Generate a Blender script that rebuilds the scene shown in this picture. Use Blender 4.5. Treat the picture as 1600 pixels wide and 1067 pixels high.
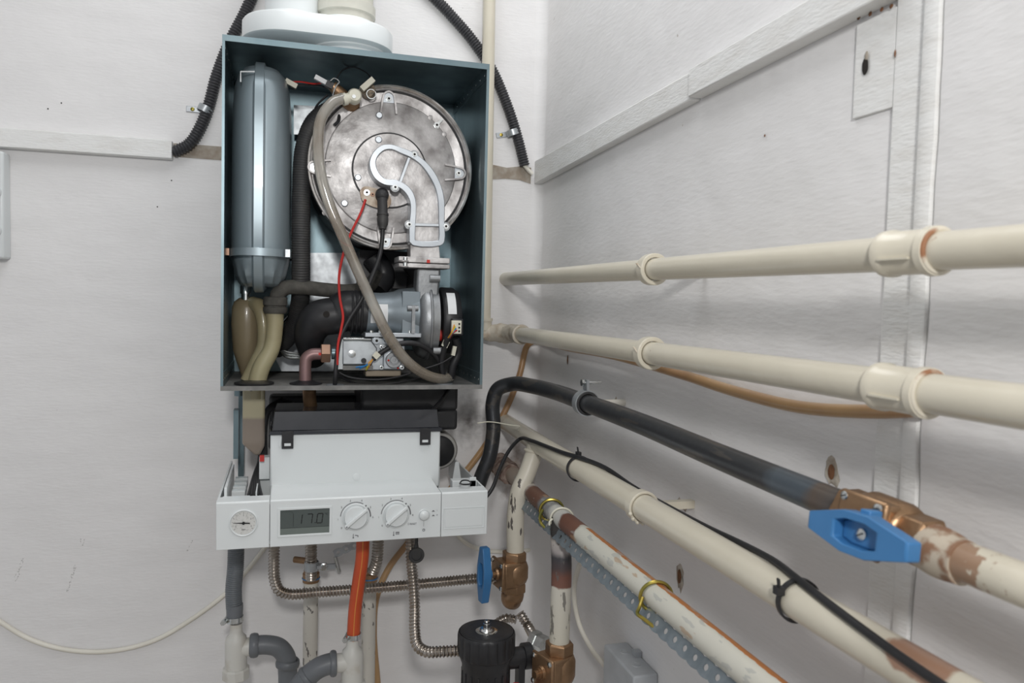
import bpy, bmesh, math, random
from mathutils import Vector, Matrix
random.seed(7)
for o in list(bpy.data.objects): bpy.data.objects.remove(o)
SC = bpy.context.scene; COL = SC.collection
PI = math.pi
# ------------------------------------------------------------------ camera, light, exposure
Z0 = 1.5                                   # camera height above the floor
F = 1214.0
CAM = Vector((0, -1.557, Z0))
RM = Matrix(((0.9606696, -0.27656517, 0.02501266), (0.00950009, -0.0572885, -0.99831246), (0.2775314, 0.95928605, -0.05240793)))
cd = bpy.data.cameras.new('camera'); cam = bpy.data.objects.new('camera', cd); COL.objects.link(cam)
SC.camera = cam
rt, up, bk = Vector(RM[0]), -Vector(RM[1]), -Vector(RM[2])
cam.matrix_world = Matrix(((rt.x, up.x, bk.x, CAM.x), (rt.y, up.y, bk.y, CAM.y), (rt.z, up.z, bk.z, CAM.z), (0, 0, 0, 1)))
cd.sensor_width = 36; cd.lens = F*36/1600; cd.clip_start = .02
cd.dof.use_dof = True; cd.dof.focus_distance = 1.28; cd.dof.aperture_fstop = 9
w = bpy.data.worlds.new('world'); SC.world = w; w.use_nodes = True
w.node_tree.nodes['Background'].inputs[0].default_value = (.93, .96, 1, 1)
w.node_tree.nodes['Background'].inputs[1].default_value = .44
def area(name, loc, tgt, size, power, col=(1, 1, 1)):
    l = bpy.data.lights.new(name, 'AREA'); l.shape = 'RECTANGLE'; l.size = size[0]; l.size_y = size[1]; l.energy = power; l.color = col
    o = bpy.data.objects.new(name, l); COL.objects.link(o); o.location = loc
    o.rotation_euler = (Vector(tgt)-Vector(loc)).to_track_quat('-Z', 'Y').to_euler(); return o
area('ceiling_light', (.14, -.62, Z0+1.12), (.14, -.5, 0), (.7, .7), 6.2, (.97, .985, 1))
area('key_light', (-.06, -2.05, Z0+.42), (.45, -.2, Z0+.0), (.12, .12), 10.5, (1, .985, .96))
SC.view_settings.view_transform = 'Standard'; SC.view_settings.look = 'None'
SC.view_settings.exposure = 0.0; SC.view_settings.gamma = 1; SC.view_settings.use_curve_mapping = False

# ------------------------------------------------------------------ pixel -> point on a plane
def ray(px, py): return RM.transposed() @ Vector((px-800, py-533.5, F))
def P(px, py, y):
    r = ray(px, py); return CAM + r*((y-CAM.y)/r.y)
def Q(px, py, x):
    r = ray(px, py); return CAM + r*((x-CAM.x)/r.x)
KPY = [533]; KX = [600]
def K(px, y): return P(px, KPY[0], y).x     # x of a column at depth y, read at the current height
def V(*a): return Vector(a)

# ------------------------------------------------------------------ materials
MATS = {}
def mk(name, col, rough=.5, metal=0, col2=None, nscale=30, nlo=.4, nhi=.65, stretch=(1, 1, 1), bscale=None, bump=0, low=None, trans=0, coat=0, ior=1.45, rvar=0, sss=0, spec=.5, emit=None):
    m = bpy.data.materials.new(name); m.use_nodes = True; nt = m.node_tree; N = nt.nodes; L = nt.links
    b = N['Principled BSDF']; b.inputs['Base Color'].default_value = (*col, 1); b.inputs['Roughness'].default_value = rough
    b.inputs['Metallic'].default_value = metal; b.inputs['Transmission Weight'].default_value = trans; b.inputs['Coat Weight'].default_value = coat
    b.inputs['IOR'].default_value = ior; b.inputs['Specular IOR Level'].default_value = spec
    if sss: b.inputs['Subsurface Weight'].default_value = sss; b.inputs['Subsurface Radius'].default_value = (.01, .008, .005)
    g = N.new('ShaderNodeNewGeometry'); mp = N.new('ShaderNodeMapping'); mp.inputs['Scale'].default_value = stretch
    L.new(g.outputs['Position'], mp.inputs['Vector'])
    c2 = col2 or tuple(c*.9 for c in col)
    n = N.new('ShaderNodeTexNoise'); n.inputs['Scale'].default_value = nscale; n.inputs['Detail'].default_value = 6; L.new(mp.outputs[0], n.inputs['Vector'])
    cr = N.new('ShaderNodeValToRGB'); cr.color_ramp.elements[0].position = nlo; cr.color_ramp.elements[1].position = nhi
    cr.color_ramp.elements[0].color = (*col, 1); cr.color_ramp.elements[1].color = (*c2, 1)
    L.new(n.outputs['Fac'], cr.inputs[0]); L.new(cr.outputs[0], b.inputs['Base Color'])
    if rvar:
        mr = N.new('ShaderNodeMapRange'); mr.inputs['To Min'].default_value = max(.03, rough-rvar); mr.inputs['To Max'].default_value = rough+rvar
        L.new(n.outputs['Fac'], mr.inputs['Value']); L.new(mr.outputs[0], b.inputs['Roughness'])
    if bump:
        n2 = N.new('ShaderNodeTexNoise'); n2.inputs['Scale'].default_value = bscale or nscale; n2.inputs['Detail'].default_value = 4; L.new(mp.outputs[0], n2.inputs['Vector'])
        bp = N.new('ShaderNodeBump'); bp.inputs['Strength'].default_value = 1; bp.inputs['Distance'].default_value = bump
        hh_ = n2.outputs['Fac']
        if low:
            n3 = N.new('ShaderNodeTexNoise'); n3.inputs['Scale'].default_value = low[0]; n3.inputs['Detail'].default_value = 2; L.new(g.outputs['Position'], n3.inputs['Vector'])
            hh_ = math_n(nt, 'ADD', hh_, math_n(nt, 'MULTIPLY', n3.outputs['Fac'], low[1]))
        L.new(hh_, bp.inputs['Height']); L.new(bp.outputs[0], b.inputs['Normal'])
    if emit: b.inputs['Emission Color'].default_value = (*col, 1); b.inputs['Emission Strength'].default_value = emit
    MATS[name] = m; m['ramp'] = cr.name
    return m
def math_n(nt, op, a, b=None, c=None, clamp=False):
    n = nt.nodes.new('ShaderNodeMath'); n.operation = op; n.use_clamp = clamp
    for i, v in enumerate((a, b, c)):
        if v is None: continue
        if isinstance(v, (int, float)): n.inputs[i].default_value = v
        else: nt.links.new(v, n.inputs[i])
    return n.outputs[0]
def over(m, mask_fn, col):
    """lay a second colour over the base colour where mask_fn says"""
    nt = m.node_tree; b = nt.nodes['Principled BSDF']; src = b.inputs['Base Color'].links[0].from_socket
    fac = mask_fn(nt); mx = nt.nodes.new('ShaderNodeMixRGB'); nt.links.new(fac, mx.inputs[0]); nt.links.new(src, mx.inputs[1])
    mx.inputs[2].default_value = (*col, 1); nt.links.new(mx.outputs[0], b.inputs['Base Color'])
def blob(c, rad, ns=40, amt=.5, stretch=(1, 1, 1), soft=.5, strength=1):
    """irregular stain of its own shape around a point of the surface"""
    def f(nt):
        g = nt.nodes.new('ShaderNodeNewGeometry'); s = nt.nodes.new('ShaderNodeVectorMath'); s.operation = 'SUBTRACT'
        nt.links.new(g.outputs['Position'], s.inputs[0]); s.inputs[1].default_value = c
        mu = nt.nodes.new('ShaderNodeVectorMath'); mu.operation = 'MULTIPLY'; nt.links.new(s.outputs[0], mu.inputs[0]); mu.inputs[1].default_value = stretch
        ln = nt.nodes.new('ShaderNodeVectorMath'); ln.operation = 'LENGTH'; nt.links.new(mu.outputs[0], ln.inputs[0])
        no = nt.nodes.new('ShaderNodeTexNoise'); no.inputs['Scale'].default_value = ns; no.inputs['Detail'].default_value = 6; nt.links.new(g.outputs['Position'], no.inputs['Vector'])
        d = math_n(nt, 'DIVIDE', ln.outputs['Value'], rad); d = math_n(nt, 'ADD', d, math_n(nt, 'MULTIPLY', math_n(nt, 'SUBTRACT', no.outputs['Fac'], .5), amt*2))
        v = math_n(nt, 'DIVIDE', math_n(nt, 'SUBTRACT', 1.0, d), soft, clamp=True)
        return math_n(nt, 'MULTIPLY', v, strength)
    return f
def segmark(a, b, width, ns=300, thr=.5, strength=.8):
    """broken scratch along a line"""
    def f(nt):
        d = (b-a); ln = d.length; d = d/ln; g = nt.nodes.new('ShaderNodeNewGeometry')
        s = nt.nodes.new('ShaderNodeVectorMath'); s.operation = 'SUBTRACT'; nt.links.new(g.outputs['Position'], s.inputs[0]); s.inputs[1].default_value = a
        dt = nt.nodes.new('ShaderNodeVectorMath'); dt.operation = 'DOT_PRODUCT'; nt.links.new(s.outputs[0], dt.inputs[0]); dt.inputs[1].default_value = d
        cx = nt.nodes.new('ShaderNodeVectorMath'); cx.operation = 'CROSS_PRODUCT'; nt.links.new(s.outputs[0], cx.inputs[0]); cx.inputs[1].default_value = d
        le = nt.nodes.new('ShaderNodeVectorMath'); le.operation = 'LENGTH'; nt.links.new(cx.outputs[0], le.inputs[0])
        no = nt.nodes.new('ShaderNodeTexNoise'); no.inputs['Scale'].default_value = ns; nt.links.new(g.outputs['Position'], no.inputs['Vector'])
        no2 = nt.nodes.new('ShaderNodeTexNoise'); no2.inputs['Scale'].default_value = 40; nt.links.new(g.outputs['Position'], no2.inputs['Vector'])
        dd = math_n(nt, 'ADD', le.outputs['Value'], math_n(nt, 'MULTIPLY', math_n(nt, 'SUBTRACT', no2.outputs['Fac'], .5), .02))
        m1 = math_n(nt, 'LESS_THAN', math_n(nt, 'ABSOLUTE', dd), width); m2 = math_n(nt, 'GREATER_THAN', no.outputs['Fac'], thr)
        m3 = math_n(nt, 'MULTIPLY', math_n(nt, 'GREATER_THAN', dt.outputs['Value'], 0.0), math_n(nt, 'LESS_THAN', dt.outputs['Value'], ln))
        return math_n(nt, 'MULTIPLY', math_n(nt, 'MULTIPLY', math_n(nt, 'MULTIPLY', m1, m2), m3), strength)
    return f
def specks(ns, thr, strength=.8, st=(1, 1, 1)):
    def f(nt):
        g = nt.nodes.new('ShaderNodeNewGeometry'); mp = nt.nodes.new('ShaderNodeMapping'); mp.inputs['Scale'].default_value = st; nt.links.new(g.outputs['Position'], mp.inputs[0])
        no = nt.nodes.new('ShaderNodeTexNoise'); no.inputs['Scale'].default_value = ns; no.inputs['Detail'].default_value = 3; nt.links.new(mp.outputs[0], no.inputs['Vector'])
        v = math_n(nt, 'DIVIDE', math_n(nt, 'SUBTRACT', no.outputs['Fac'], thr), .02, clamp=True)
        return math_n(nt, 'MULTIPLY', v, strength)
    return f
def banded(name, axis, s0, s1, stops, rough=.5, metal=0, wob=.02, ns=60, bump=.0004):
    """a pipe whose finish changes along its length (paint, bare copper, soot)"""
    m = mk(name, (.5, .5, .5), rough, metal, nscale=60, bump=bump)
    nt = m.node_tree; b = nt.nodes['Principled BSDF']
    g = nt.nodes.new('ShaderNodeNewGeometry'); dt = nt.nodes.new('ShaderNodeVectorMath'); dt.operation = 'DOT_PRODUCT'
    nt.links.new(g.outputs['Position'], dt.inputs[0]); dt.inputs[1].default_value = axis
    no = nt.nodes.new('ShaderNodeTexNoise'); no.inputs['Scale'].default_value = ns; no.inputs['Detail'].default_value = 5; nt.links.new(g.outputs['Position'], no.inputs['Vector'])
    v = math_n(nt, 'DIVIDE', math_n(nt, 'SUBTRACT', dt.outputs['Value'], s0), s1-s0)
    v = math_n(nt, 'ADD', v, math_n(nt, 'MULTIPLY', math_n(nt, 'SUBTRACT', no.outputs['Fac'], .5), wob))
    cr = nt.nodes.new('ShaderNodeValToRGB'); e = cr.color_ramp.elements
    e[0].position, e[0].color = stops[0][0], (*stops[0][1], 1); e[1].position, e[1].color = stops[-1][0], (*stops[-1][1], 1)
    for p_, c_ in stops[1:-1]: x_ = e.new(p_); x_.color = (*c_, 1)
    nt.links.new(v, cr.inputs[0]); nt.links.new(cr.outputs[0], b.inputs['Base Color'])
    return m

WALLC = (.80, .79, .79)
wall_b = mk('painted wall', WALLC, .55, 0, (.76, .75, .75), 6, .4, .7, (1, 1, 4), 60, .0006, low=(14, 5), spec=.35)
wall_r = mk('painted wall right', WALLC, .5, 0, (.76, .75, .745), 5, .4, .7, (1, 1, 4), 50, .0006, low=(12, 5), spec=.4)
over(wall_b, specks(90, .765, .45), (.15, .13, .11)); over(wall_r, specks(70, .76, .5), (.3, .24, .18))
over(wall_b, blob(P(731, 657, 0), .044, 60, .55, (1, 1, .75), 1.0, .9), (.09, .08, .075))
over(wall_b, blob(P(805, 735, 0), .05, 50, .8, (1, 1, .7), .8, .75), (.2, .13, .09))
over(wall_b, segmark(P(46, 850, 0), P(22, 908, 0), .0008, 350, .54, .4), (.12, .11, .1))
over(wall_b, segmark(P(130, 842, 0), P(106, 925, 0), .0009, 350, .52, .45), (.12, .11, .1))
over(wall_b, segmark(P(302, 842, 0), P(292, 862, 0), .0008, 350, .5, .4), (.12, .11, .1))
trim_m = mk('painted timber', (.80, .80, .79), .45, 0, (.74, .73, .71), 20, .45, .7, (1, 1, 4), 90, .0008)
brownstrip = mk('bare plaster strip', (.3, .25, .2), .8, 0, (.4, .36, .31), 60, bump=.001)
galv = mk('galvanised sheet', (.20, .265, .29), .36, .75, (.155, .215, .24), 25, .35, .7, (1, 1, .4), rvar=.08)
galv_l = mk('bright zinc plate', (.50, .53, .55), .4, .7, (.40, .42, .44), 60, rvar=.1)
zinc = mk('zinc plated steel', (.72, .74, .74), .25, 1, (.55, .57, .56), 80, rvar=.1)
vess = mk('silver blue enamel', (.33, .395, .43), .36, .4, (.30, .365, .40), 8, coat=.1)
alu = mk('cast aluminium', (.55, .535, .53), .45, .6, (.25, .235, .23), 34, .38, .68, bscale=160, bump=.0004, rvar=.12)
alu_d = mk('grey die cast housing', (.33, .34, .35), .42, .7, (.25, .26, .27), 30, bscale=250, bump=.0003)
alu_b = mk('smooth machined aluminium', (.50, .53, .56), .34, .85, (.42, .45, .48), 25, rvar=.06)
blackp = mk('black plastic', (.018, .018, .02), .42, 0, (.026, .026, .028), 40)
rubber = mk('black rubber', (.03, .03, .032), .55, 0, (.045, .044, .042), 30, bump=.0003)
foam = mk('dusty foam hose', (.06, .057, .05), .8, 0, (.085, .08, .07), 90, bump=.0006)
dust = mk('dusty grey sheet', (.17, .17, .165), .7, .3, (.25, .245, .235), 40)
cream = mk('cream gloss paint', (.64, .595, .49), .3, 0, (.61, .565, .46), 12, .4, .7, bscale=22, bump=.0012, coat=.25)
over(cream, specks(60, .74, .6), (.33, .2, .12))
cream_d = mk('dirty cream paint', (.60, .54, .45), .5, 0, (.42, .32, .22), 45, .5, .68, bscale=70, bump=.0016)
cream_r = mk('rust stained cream paint', (.63, .58, .48), .4, 0, (.3, .14, .07), 30, .56, .64, bscale=50, bump=.0014)
offw = mk('off white paint', (.60, .575, .52), .5, 0, (.52, .5, .45), 40, .5, .7, (1, 1, .4), 80, .0006)
over(offw, specks(80, .62, .8, (1, 1, .5)), (.06, .05, .05))
over(cream_d, specks(50, .68, .7), (.12, .07, .05))
iron = mk('black iron pipe', (.055, .056, .06), .33, .55, (.10, .09, .08), 26, .45, .7, bscale=90, bump=.0004, rvar=.12)
bronze = mk('cast bronze', (.36, .225, .13), .4, .8, (.25, .155, .09), 35, .4, .7, bscale=160, bump=.0005, rvar=.1)
bronze_w = mk('stained bronze', (.36, .19, .10), .45, .6, (.55, .45, .36), 32, .52, .66, bscale=90, bump=.0006)
coppr = mk('copper pipe', (.25, .155, .15), .45, .5, (.27, .17, .17), 30, rvar=.1)
nutm = mk('brown brass nut', (.33, .2, .14), .42, .6)
blue = mk('blue plastic', (.05, .19, .42), .36, 0, (.045, .175, .39), 20)
whitep = mk('white plastic', (.70, .73, .735), .3, 0, (.68, .71, .715), 8, coat=.1)
whitep2 = mk('pale connector plastic', (.68, .66, .55), .4)
greyp = mk('grey plastic', (.155, .165, .18), .42, 0, (.135, .145, .155), 20)
greyhose = mk('grey drain hose', (.15, .165, .18), .4)
dwhite = mk('white waste plastic', (.62, .61, .57), .42, 0, (.55, .52, .46), 35, .55, .7)
over(dwhite, blob(P(362, 1017, -.1), .022, 90, .9, (1, 1, 3), .4, .8), (.4, .13, .05))
steel = mk('stainless corrugated hose', (.50, .46, .42), .28, 1, (.36, .32, .28), 50)
orange = mk('orange rubber', (.56, .085, .025), .4, 0, (.5, .07, .02), 20)
orline = mk('orange stripe', (.75, .26, .06), .45)
tan = mk('amber hose', (.50, .31, .15), .3, 0, (.42, .24, .12), 10, trans=.15, coat=.2)
yell = mk('yellowed clear plastic', (.66, .60, .38), .3, 0, (.50, .43, .26), 12, trans=.45, coat=.2)
yell_d = mk('murky condensate plastic', (.40, .33, .21), .3, 0, (.33, .26, .16), 10, trans=.4, coat=.2)
clearh = mk('clear dusty hose', (.60, .57, .51), .08, 0, (.40, .34, .27), 12, .4, .62, trans=.6, coat=1)
redw = mk('red wire', (.5, .03, .025), .4); redp = mk('red paint', (.55, .03, .02), .5)
bluew = mk('blue wire', (.03, .2, .5), .4); orw = mk('orange wire', (.7, .3, .05), .4); yelw = mk('green yellow wire', (.5, .5, .05), .4)
cablew = mk('white cable sheath', (.80, .77, .69), .4, 0, (.74, .71, .63), 15); cableb = mk('black cable sheath', (.02, .02, .022), .45)
condu = mk('black corrugated conduit', (.05, .05, .055), .45)
paper = mk('white paper label', (.75, .76, .77), .6)
lcd = mk('dark liquid crystal', (.085, .10, .095), .25, 0, (.075, .09, .085), 5); lcdl = mk('lower display band', (.15, .175, .16), .25); ink = mk('display ink', (.006, .007, .007), .5)
inkg = mk('grey print', (.14, .14, .15), .6)
gface = mk('gauge face', (.62, .62, .60), .6, 0, (.5, .5, .48), 400, .55, .65)
lidm = mk('smoked lid', (.022, .024, .03), .22, 0, (.03, .032, .038), 20, coat=.4)
brassw = mk('yellow passivated wire', (.42, .32, .07), .3, .85, (.22, .22, .06), 60)
dark = mk('dark cavity', (.02, .017, .015), .9); rustm = mk('rust', (.22, .1, .05), .9, 0, (.12, .06, .03), 150, bump=.001)
plaster = mk('crumbled plaster', (.34, .29, .24), .9, 0, (.5, .46, .4), 90, bump=.003)
floor_m = mk('floor vinyl', (.42, .36, .29), .6); ceil_m = mk('ceiling paint', (.75, .75, .74), .7)
strapm = mk('galvanised strap', (.26, .30, .33), .45, .6, (.2, .235, .26), 60)

# ------------------------------------------------------------------ mesh builder
def smooth_path(pts, n=8):
    pts = [Vector(p) for p in pts]
    if len(pts) < 3 or n <= 1: return pts
    out = []
    for i in range(len(pts)-1):
        p0 = pts[i-1] if i else pts[0]*2-pts[1]; p1 = pts[i]; p2 = pts[i+1]; p3 = pts[i+2] if i+2 < len(pts) else pts[-1]*2-pts[-2]
        d1 = max((p1-p0).length, 1e-6)**.5; d2 = max((p2-p1).length, 1e-6)**.5; d3 = max((p3-p2).length, 1e-6)**.5
        m1 = ((p1-p0)/d1-(p2-p0)/(d1+d2)+(p2-p1)/d2)*d2; m2 = ((p2-p1)/d2-(p3-p1)/(d2+d3)+(p3-p2)/d3)*d2
        for k in range(n):
            t = k/n; t2 = t*t; t3 = t2*t
            out.append(p1*(2*t3-3*t2+1)+m1*(t3-2*t2+t)+p2*(-2*t3+3*t2)+m2*(t3-t2))
    out.append(pts[-1]); return out
def resample(pts, step):
    L = [0]
    for a, b in zip(pts, pts[1:]): L.append(L[-1]+(b-a).length)
    n = max(2, int(L[-1]/step)); out = []; j = 0
    for i in range(n+1):
        s = L[-1]*i/n
        while j < len(L)-2 and L[j+1] < s: j += 1
        t = (s-L[j])/max(1e-9, L[j+1]-L[j]); out.append(pts[j].lerp(pts[j+1], min(1, t)))
    return out, L[-1]
def axes(d):
    d = Vector(d).normalized(); a = Vector((0, 0, 1)) if abs(d.z) < .9 else Vector((1, 0, 0))
    u = d.cross(a).normalized(); return d, u, d.cross(u)
class M:
    def __init__(s): s.bm = bmesh.new()
    def quadloop(s, rings, close=True, capa=True, capb=True, ringclosed=True):
        bm = s.bm; R = [[bm.verts.new(p) for p in r] for r in rings]; n = len(R[0])
        for a, b in zip(R, R[1:]):
            for i in range(n if ringclosed else n-1):
                try: bm.faces.new((a[i], a[(i+1) % n], b[(i+1) % n], b[i]))
                except ValueError: pass
        if capa: bm.faces.new(R[0][::-1])
        if capb: bm.faces.new(R[-1])
        return s
    def box(s, x0, x1, y0, y1, z0, z1):
        x0, x1 = sorted((x0, x1)); y0, y1 = sorted((y0, y1)); z0, z1 = sorted((z0, z1))
        return s.prism([V(x0, y0, z0), V(x1, y0, z0), V(x1, y0, z1), V(x0, y0, z1)], V(0, y1-y0, 0))
    def obox(s, c, d, size, upv=None):
        """box centred at c, long axis d, size=(along d, u, v)"""
        d = Vector(d).normalized()
        if upv is None: d, u, v = axes(d)
        else: v = Vector(upv); u = d.cross(v).normalized(); v = u.cross(d).normalized()
        a, b, e = size; c = Vector(c)-d*a/2
        pts = [c+u*(i*b/2)+v*(j*e/2) for i, j in ((-1, -1), (1, -1), (1, 1), (-1, 1))]
        return s.prism(pts, d*a)
    def prism(s, pts, ext):
        pts = [Vector(p) for p in pts]; ext = Vector(ext)
        return s.quadloop([pts, [p+ext for p in pts]])
    def tube(s, pts, r, seg=14, n=8, caps=True, corr=None, flat=None):
        path = smooth_path(pts, n)
        if corr:
            path, L = resample(path, corr[0]/8)
            rr = [r+corr[1]*math.cos(2*PI*(L*i/(len(path)-1))/corr[0]) for i in range(len(path))]
        elif callable(r): rr = [r(i/(len(path)-1)) for i in range(len(path))]
        elif isinstance(r, (list, tuple)):
            m = len(r)-1; rr = []
            for i in range(len(path)):
                t = i/(len(path)-1)*m; k = min(int(t), m-1); rr.append(r[k]+(r[k+1]-r[k])*(t-k))
        else: rr = [r]*len(path)
        d, u, v = axes(path[1]-path[0]); rings = []
        for i, p in enumerate(path):
            t = (path[min(i+1, len(path)-1)]-path[max(i-1, 0)]).normalized()
            u = (u-t*u.dot(t)).normalized(); v = t.cross(u)
            rings.append([p+u*(rr[i]*math.cos(2*PI*k/seg))+v*(rr[i]*math.sin(2*PI*k/seg)*(flat or 1)) for k in range(seg)])
        return s.quadloop(rings, capa=caps, capb=caps)
    def lathe(s, o, d, prof, seg=32, cap=True):
        d, u, v = axes(d); o = Vector(o); rings = []
        for t, r in prof: rings.append([o+d*t+(u*math.cos(2*PI*k/seg)+v*math.sin(2*PI*k/seg))*max(r, 1e-5) for k in range(seg)])
        return s.quadloop(rings, capa=cap, capb=cap)
    def cyl(s, o, d, r, h, seg=24): return s.lathe(o, d, [(0, r), (h, r)], seg)
    def ball(s, c, r, seg=16, sc=(1, 1, 1)):
        c = Vector(c); rings = []
        for i in range(1, 10):
            a = PI*i/10; rings.append([c+V(r*sc[0]*math.sin(a)*math.cos(2*PI*k/seg), r*sc[1]*math.sin(a)*math.sin(2*PI*k/seg), -r*sc[2]*math.cos(a)) for k in range(seg)])
        return s.quadloop(rings)
    def ring(s, c, d, R, r, seg=40, rs=10, a0=0, a1=2*PI, flat=1):
        d, u, v = axes(d); c = Vector(c); full = abs(a1-a0-2*PI) < 1e-6; n = seg; rings = []
        for i in range(n+1):
            a = a0+(a1-a0)*i/n; q = u*math.cos(a)+v*math.sin(a)
            rings.append([c+q*(R+r*math.cos(2*PI*k/rs))+d*(r*flat*math.sin(2*PI*k/rs)) for k in range(rs)])
        return s.quadloop(rings, capa=not full, capb=not full)
    def band(s, c, d, R, wd, th, a0=0, a1=2*PI, seg=40):
        """flat strap bent round an axis"""
        d, u, v = axes(d); c = Vector(c); full = abs(a1-a0-2*PI) < 1e-6; rings = []
        for i in range(seg+1):
            a = a0+(a1-a0)*i/seg; q = u*math.cos(a)+v*math.sin(a)
            rings.append([c+q*R-d*wd/2, c+q*R+d*wd/2, c+q*(R+th)+d*wd/2, c+q*(R+th)-d*wd/2])
        return s.quadloop(rings, capa=not full, capb=not full)
    def frame(s, outer, inner, ext):
        """closed plate with a hole: two outlines with as many points"""
        ext = Vector(ext); bm = s.bm
        A = [[bm.verts.new(Vector(p)+e) for p in l] for l in (outer, inner) for e in (Vector(), ext)]
        oa, ob, ia, ib = A; n = len(oa)
        for i in range(n):
            j = (i+1) % n
            for q in ((oa[i], oa[j], ia[j], ia[i]), (ob[i], ib[i], ib[j], ob[j]), (oa[i], ob[i], ob[j], oa[j]), (ia[i], ia[j], ib[j], ib[i])): bm.faces.new(q)
        return s
    def stroke(s, pts, wd, y, h, n=1):
        """raised rib drawn on a plane y=const: pts (x,z); wd wide, h towards the viewer"""
        pp = smooth_path([V(a, 0, b) for a, b in pts], n); rings = []
        for i, p in enumerate(pp):
            t = (pp[min(i+1, len(pp)-1)]-pp[max(0, i-1)]).normalized(); nn = V(t.z, 0, -t.x)*wd/2
            b = V(p.x, y, p.z); rings.append([b-nn, b+nn, b+nn*.6+V(0, -h, 0), b-nn*.6+V(0, -h, 0)])
        return s.quadloop(rings)
    def build(s, name, mat, parent=None, bevel=0, smooth=40, bseg=2):
        bm = s.bm; bmesh.ops.remove_doubles(bm, verts=bm.verts, dist=1e-6); bmesh.ops.recalc_face_normals(bm, faces=bm.faces)
        me = bpy.data.meshes.new(name); bm.to_mesh(me); bm.free()
        vs = [v.co for v in me.vertices]
        lo = V(*(min(v[i] for v in vs) for i in range(3))); hi = V(*(max(v[i] for v in vs) for i in range(3)))
        o = bpy.data.objects.new(name, me); COL.objects.link(o); c = V((lo.x+hi.x)/2, (lo.y+hi.y)/2, lo.z)
        me.transform(Matrix.Translation(-c)); me.materials.append(mat)
        me.shade_smooth(); me.set_sharp_from_angle(angle=math.radians(smooth))
        if parent is not None:
            o.parent = parent; o.location = c-wloc(parent)
        else: o.location = c
        if bevel:
            b = o.modifiers.new('bevel', 'BEVEL'); b.width = bevel; b.segments = bseg; b.limit_method = 'ANGLE'; b.angle_limit = math.radians(40); b.harden_normals = False
        return o
def wloc(o):
    v = Vector()
    while o is not None: v = v+o.location; o = o.parent
    return v
def thing(name, loc, label, cat, group=None):
    o = bpy.data.objects.new(name, None); COL.objects.link(o); o.location = loc; o.empty_display_size = .02
    return tag(o, label, cat, group)
def tag(o, label, cat, group=None):
    o['label'] = label; o['category'] = cat
    if group: o['group'] = group
    return o
def st(o): o['kind'] = 'structure'; return o
def lettering(txt, loc, size, mat, parent, name='lettering', face='front', bold=0):
    c = bpy.data.curves.new(name, 'FONT'); c.body = txt; c.size = size; c.extrude = .00012; c.align_x = 'CENTER'; c.align_y = 'CENTER'; c.offset = bold
    t = bpy.data.objects.new(name, c); COL.objects.link(t); bpy.context.view_layer.update()
    me = bpy.data.meshes.new_from_object(t); bpy.data.objects.remove(t)
    me.transform(Matrix.Rotation(PI/2, 4, 'X')); me.materials.clear(); me.materials.append(mat)
    o = bpy.data.objects.new(name, me); COL.objects.link(o); o.parent = parent; o.location = Vector(loc)-(wloc(parent) if parent else Vector()); return o
def circ(c, r, n=32, a0=0): return [V(c.x+r*math.cos(a0+2*PI*k/n), c.y, c.z+r*math.sin(a0+2*PI*k/n)) for k in range(n)]
FR = V(0, -1, 0)                            # towards the viewer
def screw(parent, c, r, mat=zinc, h=.003, kind='hex', name='bolt', d=FR):
    m = M(); m.lathe(c, d, [(0, r*1.25), (h*.35, r*1.25), (h*.35, r), (h, r*.95)], 20 if kind != 'hex' else 6)
    dd, u, v = axes(d); tip = Vector(c)+dd*h
    o = m.build(name, mat, parent)
    m = M(); m.lathe(tip-dd*.0002, d, [(0, r*.5), (.0004, r*.5)], 6); m.build('socket', dark, o)
    return o

# ================================================================== setting
XR = .505
b = M(); b.box(-1.6, XR+.1, 0, .12, 0, Z0+1.2); wb = st(b.build('wall_back', wall_b))
b = M(); b.box(XR, XR+.12, -2.6, 0, 0, Z0+1.2); wr = st(b.build('wall_right', wall_r))
b = M(); b.box(-1.6, XR+.1, -2.6, .1, -.05, 0); st(b.build('floor', floor_m))
b = M(); b.box(-1.6, XR+.1, -2.6, .1, Z0+1.2, Z0+1.25); st(b.build('ceiling', ceil_m))
# battens
b = M(); rc_ = .022
b.quadloop([[V(XR, 0, z), V(XR, -rc_, z)]+[V(XR-rc_+rc_*math.cos(a), -rc_+rc_*math.sin(a), z) for a in [PI/2*k/8 for k in range(1, 8)]]+[V(XR-rc_, 0, z)] for z in (0, Z0+1.2)]); st(b.build('trim_11', wall_b))
zl0, zl1 = P(100, 239, -.02).z, P(100, 205, -.02).z
b = M(); b.box(-1.2, K(268, -.02), -.021, 0, Z0+.241, Z0+.274); st(b.build('trim_1', trim_m, bevel=.0015))
b = M(); b.prism([V(K(268, -.02)+.0005, -.0015, P(300, 247, 0).z), V(K(345, 0)+.08, -.0015, P(340, 250, 0).z), V(K(345, 0)+.08, -.0015, P(345, 229, 0).z), V(K(268, -.02)+.0005, -.0015, P(300, 226, 0).z)], V(0, .0015, 0))
st(b.build('trim_2', brownstrip))
pts = [(768, 280), (790, 279), (812, 281), (829, 287), (830, 262), (812, 260), (792, 262), (768, 257)]
b = M(); b.prism([P(x, y, -.0015) for x, y in pts], V(0, .0015, 0)); st(b.build('trim_3', brownstrip))
def rbat(ya, yb, za0, za1, zb0, zb1, x, name):
    b = M(); b.quadloop([[V(XR, ya, Z0+za0), V(x, ya, Z0+za0), V(x, ya, Z0+za1), V(XR, ya, Z0+za1)], [V(XR, yb, Z0+zb0), V(x, yb, Z0+zb0), V(x, yb, Z0+zb1), V(XR, yb, Z0+zb1)]])
    st(b.build(name, trim_m, bevel=.0015))
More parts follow.
